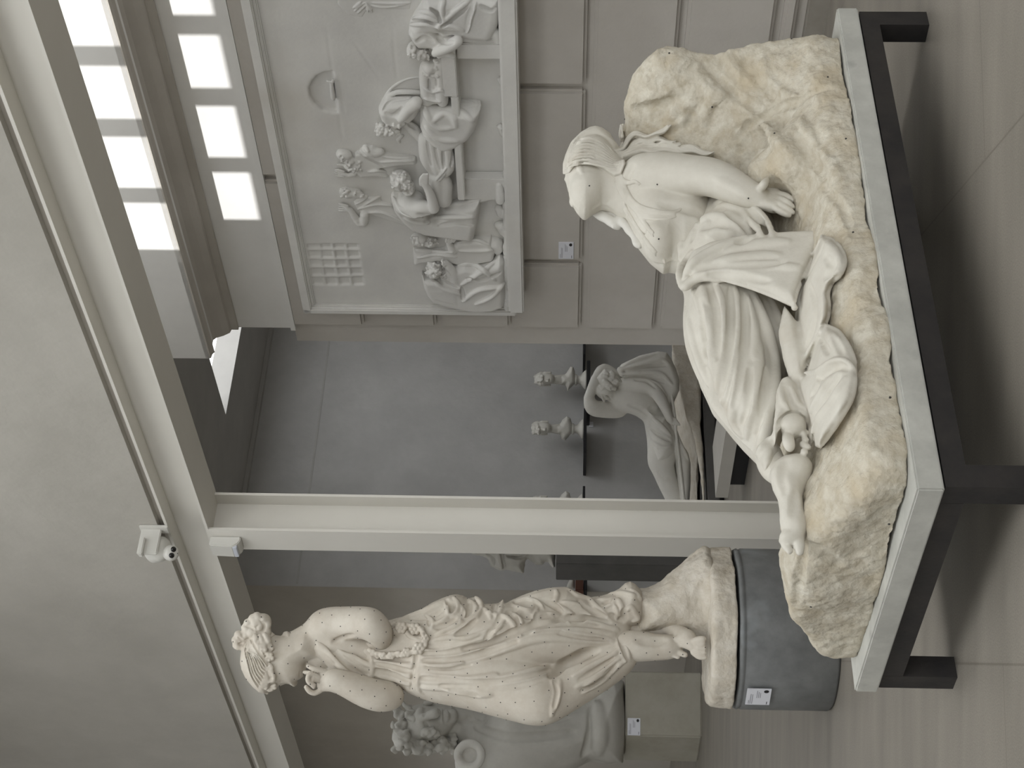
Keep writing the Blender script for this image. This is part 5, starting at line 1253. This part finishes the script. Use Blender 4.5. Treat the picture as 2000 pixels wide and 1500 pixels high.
# stand: grey slab over a black base
def at_t(x, y, t_): return atp(x, y, D1, t_)
tE = T3-2.2
nR = tn(at_t(1390, 640, tE))[1]; nL = tn(at_t(1390, 1046, tE))[1]
zE1 = float(at_t(1377, 850, tE)[2]); zE0 = float(at_t(1399, 850, tE)[2])
sl2 = boxes('plinth_block', [(tE, tE+.8, min(nL, nR), max(nL, nR), zE0, zE1)], M['dped'], bevel=.008)
tag(sl2, 'dark grey plinth block under the sleeping youth statue in the far room', 'block')
sb2 = boxes('black_base', [(tE+.06, tE+.74, min(nL, nR)+.06, max(nL, nR)-.06, 0, zE0)], M['inkb']); tag(sb2, 'black recessed base under the plinth block in the far room', 'base')
se = empty('sleeping_statue', W(tE+.4, (nL+nR)/2, zE1), 'plaster statue of a sleeping youth with one arm over his head in the far room', 'statue')
dE = depth(at_t(1350, 850, tE+.15))-EZ
bs = Sculpt(W(0, 0, 0), -D1, UP, NV, .01)
def bsfn(X, Y, Z):      # local: -t, z, n
    top = zE1+.06+.05*np.sin(Z*3.1+.5)+.03*np.sin(X*9)+.035*np.clip((Z-(max(nL, nR)-.9))/.9, 0, 1)*2
    q = np.maximum(np.maximum(-(tE+.76)-X, X+tE+.03), np.maximum(min(nL, nR)+.03-Z, Z-max(nL, nR)+.03))
    return np.maximum(np.maximum(q, (Y-top)*.8), zE1+.014-Y)
bs.field(bsfn, (-(tE+.8), zE1-.03, min(nL, nR)-.02), (-tE+.02, zE1+.35, max(nL, nR)+.02))
bs.mesh('rock', M['stump'], se, smooth=1, noise=[(.008, 9, 1), (.004, 24, 2)])
d0 = dE
S = ES(.005)
S.tube([(1206, 738, d0), (1180, 722, d0+.02), (1165, 740, d0-.02), (1150, 776, d0-.04)], [10, 10, 9, 8], 5)
S.tube([(1150, 778, d0-.04), (1158, 796, d0-.03), (1182, 800, d0), (1210, 800, d0+.03)], [8.5, 13, 14, 15], 6)
S.ell((1183, 764, d0-.02), 21, 17, 22, 20, 4); S.cap((1196, 768, d0), (1215, 762, d0+.02), 12, 14, 6)
S.tube([(1218, 772, d0+.01), (1240, 776, d0), (1262, 790, d0), (1276, 806, d0+.01)], [26, 28, 24, 21], 10)
S.ell((1226, 765, d0), 20, 32, 26, 30, 10)
S.tube([(1222, 748, d0-.06), (1250, 750, d0-.09), (1272, 756, d0-.10), (1290, 778, d0-.12), (1303, 806, d0-.13), (1309, 820, d0-.13)], [13, 12.5, 12, 10.5, 7, 7], 5)
for i in range(4): S.cap((1306+i*4, 818, d0-.135), (1312+i*5, 830, d0-.13), 3, 2.2, 1.5)
S.tube([(1284, 822, d0), (1292, 850, d0-.02), (1294, 880, d0-.03), (1291, 905, d0-.03)], [23, 24, 24, 22], 10)
S.tube([(1290, 900, d0-.03), (1302, 935, d0-.02), (1318, 975, d0), (1330, 1010, d0), (1340, 1040, d0)], [19, 17, 14, 13, 10], 8)
S.tube([(1306, 870, d0+.06), (1318, 920, d0+.06), (1330, 1000, d0+.05)], [17, 15, 12], 8)
S.inc = [(1345, 1050, d0-.1)]
def cutz(Sx, zc):
    o, A = Sx.o, Sx.A
    Sx.field(lambda X, Y, Z: zc-(o[2]+X*A[0][2]+Y*A[1][2]+Z*A[2][2]), Sx.lo, Sx.lo+Sx.n*Sx.h, 0, True); Sx.bake()
S.bake()
S.strokes([[(1176, 772), (1188, 778), (1196, 782)], [(1240, 742), (1262, 744), (1280, 758)]], 3, -3, 2)
S.strokes([[(1228, 792), (1250, 800), (1264, 812)], [(1268, 800), (1280, 796)], [(1182, 776), (1190, 774)]], 4, -2, 4)
S.strokes([[(1180, 772), (1190, 780)], [(1176, 776), (1181, 785)]], 2.5, 3, 1.5)
cutz(S, zE1+.012)
S.mesh('body', M['statw'], se, smooth=1)
S2 = ES(.005)
S2.poly([(1210, 716), (1214, 711), (1224, 706), (1250, 694), (1285, 686), (1302, 688), (1312, 702), (1320, 720), (1327, 742), (1327, 762), (1318, 782), (1312, 800), (1318, 820), (1324, 846), (1332, 866), (1344, 884), (1349, 905), (1349, 940), (1345, 1000), (1330, 1000), (1318, 900), (1304, 860), (1296, 800), (1280, 765), (1262, 748), (1240, 740), (1216, 740)], d0-.04, 24, 14, 4)
S2.poly([(1268, 812), (1262, 800), (1278, 808), (1300, 812), (1312, 830), (1320, 850), (1318, 880), (1306, 898), (1292, 903), (1280, 902), (1274, 880), (1268, 850)], d0-.06, 30, 24, 5)
S2.cap((1211, 722, d0-.1), (1215, 730, d0-.1), 6, 6, 3)
S2.bake()
S2.strokes([[(1214, 722), (1250, 712), (1290, 702), (1306, 710)], [(1216, 730), (1255, 728), (1290, 730), (1312, 750)], [(1222, 738), (1260, 742), (1285, 752), (1302, 775)], [(1215, 718), (1245, 702), (1280, 692)], [(1314, 790), (1310, 810), (1326, 860), (1346, 900)], [(1272, 815), (1290, 830), (1310, 850)], [(1272, 860), (1295, 875), (1312, 870)]], 3.5, 3.5, 2.5)
S2.strokes([[(1222, 722), (1260, 716), (1300, 714)], [(1218, 734), (1260, 734), (1298, 748)], [(1270, 838), (1290, 852), (1310, 862)]], 3, -4, 2)
cutz(S2, zE1+.012)
S2.mesh('drapery', M['statw'], se, smooth=1)
S3 = ES(.0045)
S3.poly([(1164, 738), (1170, 750), (1166, 764), (1172, 770), (1190, 764), (1206, 758), (1214, 748), (1208, 736), (1196, 722), (1180, 720)], d0-.03, 20, 12, 3)
rnd2 = random.Random(3)
S3.bake()
for i in range(26):
    x_, y_ = 1172+36*rnd2.random(), 726+34*rnd2.random(); hh = S3.hit(x_, y_, None)
    if hh: S3.cap((x_, y_, hh), (x_+4, y_+3, hh-.008), 4.2, 3, 1)
S3.mesh('hair', M['statw'], se, smooth=1)
S4 = ES(.005); S4.tube([(1304, 734, d0-.1), (1316, 800, d0-.12), (1322, 860, d0-.13), (1334, 960, d0-.12), (1344, 1040, d0-.1)], [3, 3, 3, 3, 2], 1, step=12)
S4.mesh('staff', M['statw'], se, smooth=1)
# pale curb in front of the far room
ncb = 4.75
tcb = ton(1410, 972, ncb); zc0, zc1 = zon(1422, 970, ncb), zon(1398, 968, ncb)
curb = boxes('low_bench', [(tcb-1.15, tcb, ncb, ncb+.35, zc0, zc1, 0), (tcb-1.05, tcb-.06, ncb+.05, ncb+.3, 0, zc0, 1)], M['wallc'], mats=[M['wallc'], M['inkb']])
tag(curb, 'pale low stone bench seat on a black base in front of the sleeping youth statue', 'bench')
# ------------------------------------------------------------------ busts on the far wall shelves
def make_bust(x0, yc, dep, label, variant=0):
    """x0 = shelf top pixel, yc = centre line"""
    O_ = CO+CF*dep
    base = CO+ray(x0, yc)*dep
    r_ = empty('plaster_bust', base, label, 'bust', 'busts on the far wall shelves')
    u = dep/FP
    lathe('socle', [(0, 0), (19*u, 0), (19.5*u, 2*u), (18*u, 4*u), (15*u, 7*u), (9*u, 12*u), (8*u, 16*u), (8.5*u, 18*u), (11*u, 20*u), (11*u, 23*u), (0, 23.5*u)], base, M['statw'], r_, seg=32)
    S = Sculpt(O_, -CU, -CR, CF, .0045)
    d = 0
    if variant == 0:      # draped chest cut to a point
        S.poly([(x0-23, yc-16), (x0-26, yc-26), (x0-32, yc-26), (x0-42, yc-10), (x0-50, yc-8), (x0-50, yc+8), (x0-42, yc+8), (x0-38, yc+20), (x0-40, yc+24), (x0-34, yc+18), (x0-26, yc+10), (x0-22, yc+6)], d, 13, 9, 3)
    else:
        S.poly([(x0-23, yc-12), (x0-26, yc-22), (x0-33, yc-25), (x0-42, yc-18), (x0-46, yc-8), (x0-52, yc-6), (x0-52, yc+8), (x0-46, yc+10), (x0-44, yc+20), (x0-36, yc+22), (x0-27, yc+12), (x0-22, yc+6)], d, 13, 9, 3)
    S.cap((x0-40, yc, d), (x0-66, yc-1, d-.01), 10, 8.5, 5)
    S.ell((x0-80, yc-2, d-.02), 17, 11.5, 16, -8, 4)
    S.ell((x0-72, yc-1, d-.045), 8, 8, 10, 0, 4)
    S.inc = [(x0-102, yc-16, d-.12), (x0-20, yc+26, d+.1)]
    S.bake()
    S.tube([(x0-83, yc+1, -.075), (x0-76, yc+2, -.094)], [1.6, 2.6], 1.5, step=3)                      # nose
    S.cap((x0-87, yc-5, -.072), (x0-86, yc+8, -.070), 1.8, 1.8, 2)
    S.bake()
    S.strokes([[(x0-84, yc-4), (x0-84, yc-1)], [(x0-84, yc+4), (x0-84, yc+7)], [(x0-72, yc-2), (x0-72, yc+5)]], 1.6, -1.8, 1)
    S.strokes([[(x0-60, yc-6), (x0-48, yc-8)], [(x0-60, yc+5), (x0-48, yc+7)]], 2, 1.2, 2)
    S.mesh('head_and_chest', M['statw'], r_, smooth=1)
    Hb = Sculpt(O_, -CU, -CR, CF, .0045)
    rn = random.Random(variant+2)
    for i in range(34):
        a = rn.random(); x_ = x0-87-13*a; y_ = yc-2+(rn.random()-.5)*24*(1-.35*a)
        hh = S.hit(x_, y_, .0)
        Hb.cap((x_, y_, hh), (x_-2+4*rn.random(), y_+3*rn.random(), hh-.012), 3.2, 2.4, 1.2)
    for i in range(8):
        sd = -1 if i % 2 else 1; Hb.cap((x0-84+2*i*.8, yc-2+sd*11.5, -.02), (x0-82+2*i*.8, yc-2+sd*12, -.03), 3, 2.4, 1)
    Hb.ell((x0-88, yc-2, .0), 12, 12.5, 16, 0, 3)
    Hb.mesh('hair', M['statw'], r_, smooth=1)
    return r_
dS = depth(at_t(1140, 840, T3-.17))
make_bust(1146, 742, depth(at_t(1146, 742, T3-.17)), 'pale plaster bust of a curly haired man on the shelf nearest the pilaster', 0)
make_bust(1140, 838, depth(at_t(1140, 838, T3-.17)), 'pale plaster bust of a man with a rounded chest on the middle shelf', 1)
make_bust(1138, 984, depth(at_t(1138, 984, T3-.17)), 'pale plaster bust almost hidden behind the steel column', 1)
# draped bust on the dark pedestal
db = depth(atp(1080, 1090, D1, tq+.16)); OB = CO+CF*db
bu = empty('draped_bust', CO+ray(1086, 1081)*db, 'dark shaded bust with a draped shoulder on the tall dark pedestal', 'bust')
S = Sculpt(OB, -CU, -CR, CF, .006)
S.poly([(1085, 1050), (1085, 1107), (1079, 1109), (1074, 1103), (1070, 1097), (1064, 1097), (1060, 1103), (1046, 1102), (1040, 1098), (1030, 1091), (1026, 1097), (1024, 1116), (1021, 1119), (1005, 1116), (990, 1113), (976, 1114), (966, 1110), (959, 1106), (955, 1097), (952, 1091), (940, 1086), (930, 1084), (924, 1078), (930, 1060), (960, 1045), (1020, 1042), (1060, 1048)], 0, 34, 20, 4)
S.ell((935, 1064, -.0), 26, 20, 24, 0, 5)
S.bake()
S.strokes([[(972, 1075), (976, 1095), (980, 1112)], [(985, 1080), (1005, 1082), (1020, 1085), (1030, 1080)], [(986, 1092), (1010, 1096), (1024, 1092)]], 4, 4, 3)
S.strokes([[(978, 1072), (982, 1095), (986, 1112)], [(990, 1086), (1012, 1089), (1026, 1086)], [(950, 1080), (962, 1090), (964, 1104)]], 3.5, -5, 2)
S.mesh('bust', M['greyst'], bu, smooth=1, noise=[(.003, 40, 2)])
# ------------------------------------------------------------------ large torso on the beige block
TZ = DB+.05
OT = CO+CF*TZ
zt_ = float((CO+ray(1219, 1430)*TZ)[2])
tt_ = empty('torso_statue', P0+np.array([0, .25, hB]), 'large grey plaster torso of a curly haired youth with cut arms on the beige block', 'statue')
def GS(h): return Sculpt(OT, -CU, -CR, CF, h)
S = GS(.0085)
S.poly([(892, 1418), (900, 1405), (925, 1394), (945, 1400), (960, 1385), (985, 1365), (1010, 1372), (1060, 1380), (1110, 1382), (1150, 1362), (1180, 1336), (1196, 1322), (1217, 1332), (1217, 1488), (1180, 1478), (1148, 1472), (1126, 1486), (1092, 1505), (1060, 1530), (1020, 1560), (960, 1570), (915, 1560), (895, 1530), (888, 1490), (890, 1450)], .16, 88, 75, 12)
S.ell((1015, 1425, .02), 70, 62, 60, 10, 50); S.ell((975, 1500, .02), 62, 55, 60, 0, 40); S.ell((1090, 1440, .08), 75, 60, 62, 0, 50)
S.ell((1185, 1410, .12), 40, 78, 70, 0, 30)
S.cap((880, 1412, .10), (925, 1424, .16), 34, 46, 18)
S.poly([(790, 1392), (812, 1381), (840, 1376), (866, 1376), (882, 1380), (892, 1390), (894, 1402), (886, 1418), (872, 1436), (850, 1448), (820, 1450), (795, 1444), (785, 1420)], .02, 48, 44, 8)
S.ell((834, 1408, .0), 42, 32, 46, 8, 12)
S.bake()
# features: the face looks to the upright right
S.tube([(822, 1402, -.155), (838, 1397, -.175), (850, 1393, -.195), (854, 1391, -.19)], [5, 6, 8, 7], 6, step=4)
S.tube([(822, 1386, -.09), (818, 1398, -.135), (822, 1412, -.14), (828, 1428, -.12)], [5, 5.5, 5.5, 4], 6, step=4)
S.tube([(862, 1388, -.13), (864, 1398, -.15), (864, 1408, -.135)], [4, 5, 4], 3, step=3); S.tube([(871, 1390, -.13), (872, 1398, -.15), (872, 1406, -.13)], [4.5, 5.5, 4], 3, step=3)
S.ell((884, 1398, -.07), 11, 13, 16, 0, 10)
S.bake()
S.strokes([[(826, 1386), (829, 1393), (827, 1399)], [(828, 1410), (833, 1418), (838, 1428)], [(867, 1386), (868, 1398), (868, 1410)], [(858, 1386), (859, 1392)]], 3, -4, 2)
S.strokes([[(896, 1408), (925, 1402), (950, 1408)], [(1040, 1398), (1075, 1405), (1110, 1402)]], 5, -3, 5)
S.strokes([[(1152, 1372), (1158, 1410), (1152, 1450), (1140, 1474)]], 8, -7, 8)
S.strokes([[(1165, 1370), (1172, 1420), (1168, 1470)]], 12, 5, 10)
S.strokes([[(1183, 1335), (1178, 1350), (1165, 1365)], [(930, 1420), (990, 1440), (1060, 1438), (1120, 1430)]], 6, -4, 8)
cutz(S, hB+.004)
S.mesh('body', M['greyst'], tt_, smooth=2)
Hg = GS(.0075)
Hg.poly([(775, 1412), (788, 1400), (800, 1408), (815, 1420), (822, 1432), (845, 1440), (865, 1436), (880, 1440), (892, 1448), (892, 1462), (870, 1464), (845, 1470), (820, 1474), (795, 1468), (775, 1462), (765, 1440), (768, 1425)], .03, 48, 26, 6)
Hg.inc = [(755, 1370, -.25), (910, 1490, -.25)]
Hg.bake(); rg = random.Random(9)
for i in range(72):
    x_ = 772+116*rg.random(); lo_ = 1405+.30*(x_-772) if x_ < 860 else 1436
    y_ = lo_+(1470-lo_)*rg.random()
    if i < 18: x_, y_ = 778+26*rg.random(), 1384+34*rg.random()
    hh = Hg.hit(x_, y_, None); hh = S.hit(x_, y_, -.02) if hh is None else hh
    a = rg.random()*6.28
    Hg.tube([(x_, y_, hh), (x_+6*math.cos(a), y_+6*math.sin(a), hh-.02), (x_+9*math.cos(a+1), y_+9*math.sin(a+1), hh-.012)], [6, 5, 3], 2, step=3)
Hg.tube([(800, 1384, -.06), (790, 1378, -.05), (786, 1370, -.03)], [5, 4, 3], 2); Hg.tube([(832, 1374, -.02), (842, 1372, -.02)], [6, 5], 2)
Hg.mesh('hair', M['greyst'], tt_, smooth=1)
ax_ = CO-(CO+ray(917, 1475)*TZ); ax_ /= np.linalg.norm(ax_); ax_ = ax_+np.array([-.15, 0, .05]); ax_ /= np.linalg.norm(ax_)
rs = 30*TZ/FP; cS = CO+ray(917, 1475)*(TZ-.20)
lathe('arm_stump', [(0, -.25), (rs*.92, -.25), (rs*.98, -.02), (rs, 0), (rs*.97, .012), (rs*.5, .008), (rs*.48, -.012), (rs*.3, -.03), (0, -.035)], cS, M['statw'], tt_, seg=48, axis=ax_)

print('DIAG', zE0, zE1, nL, nR, tE, hB, zc0, zc1)
# ================================================================== camera, light
cam = bpy.data.cameras.new('camera'); cam.sensor_fit = 'HORIZONTAL'; cam.sensor_width = 36; cam.lens = 54
cam.clip_start = .05; cam.clip_end = 200
co = bpy.data.objects.new('camera', cam); COL.objects.link(co)
mw = Matrix.Identity(4)
for i, v in enumerate((-CU, CR, -CF)):
    for j in range(3): mw[j][i] = v[j]
mw.translation = Vector(CO); co.matrix_world = mw; SC.camera = co
w = bpy.data.worlds.new('sky'); SC.world = w; w.use_nodes = True
bg = w.node_tree.nodes['Background']; bg.inputs['Color'].default_value = (.955, .975, .985, 1); bg.inputs['Strength'].default_value = 2.6
sun = bpy.data.lights.new('sun', 'SUN'); sun.energy = 3.6; sun.angle = math.radians(.8); sun.color = (1, .99, .97)
so = bpy.data.objects.new('sun', sun); COL.objects.link(so)
dv = NV*1.0+D1*.05-UP*.85; so.rotation_euler = Vector(dv).to_track_quat('-Z', 'Y').to_euler(); so.location = Vector(W(4, -2, 9))
def portal(c, ax, ay, sx, sy):
    l = bpy.data.lights.new('portal', 'AREA'); l.shape = 'RECTANGLE'; l.size = sx; l.size_y = sy; l.cycles.is_portal = True
    o = bpy.data.objects.new('portal', l); COL.objects.link(o)
    z = np.cross(ax, ay); m = Matrix.Identity(4)
    for i, v in enumerate((ax, ay, z)):
        for j in range(3): m[j][i] = v[j]
    m.translation = Vector(c); o.matrix_world = m
portal(W(10, -6.15, 3.55), -D1, UP, 12, 1.3)
portal(W(1.3, 0, ZT+.1), -D1, NV, 9.4, 3.2)
portal(W(1.3, (C1+.4+C2-.25)/2, ZT+.1), -D1, NV, 8.6, C2-C1-.65)
portal(W(TG-.35, -.3, 2.37), NV, UP, 10.6, 4.25)
portal(W((TW0+TW1)/2, 2.6, ZT+.1), -D1, NV, TW1-TW0+.5, 1.3)
portal(W(st-.9, sn+.8, 3.7), -D1, NV, 1.8, 1.6)
portal(W(12.75, (C1+.5+4.9)/2, 3.7), -D1, NV, 3.5, 4.4-C1)
portal(W(9.4, (C1+.55+4.9)/2, 3.7), -D1, NV, 2.0, 4.35-C1)
SC.view_settings.view_transform = 'Standard'; SC.view_settings.look = 'None'; SC.view_settings.gamma = 1
SC.view_settings.exposure = 0.3; SC.view_settings.use_curve_mapping = False
SC.cycles.max_bounces = 8; SC.cycles.diffuse_bounces = 5; SC.cycles.glossy_bounces = 3
SC.cycles.use_denoising = True
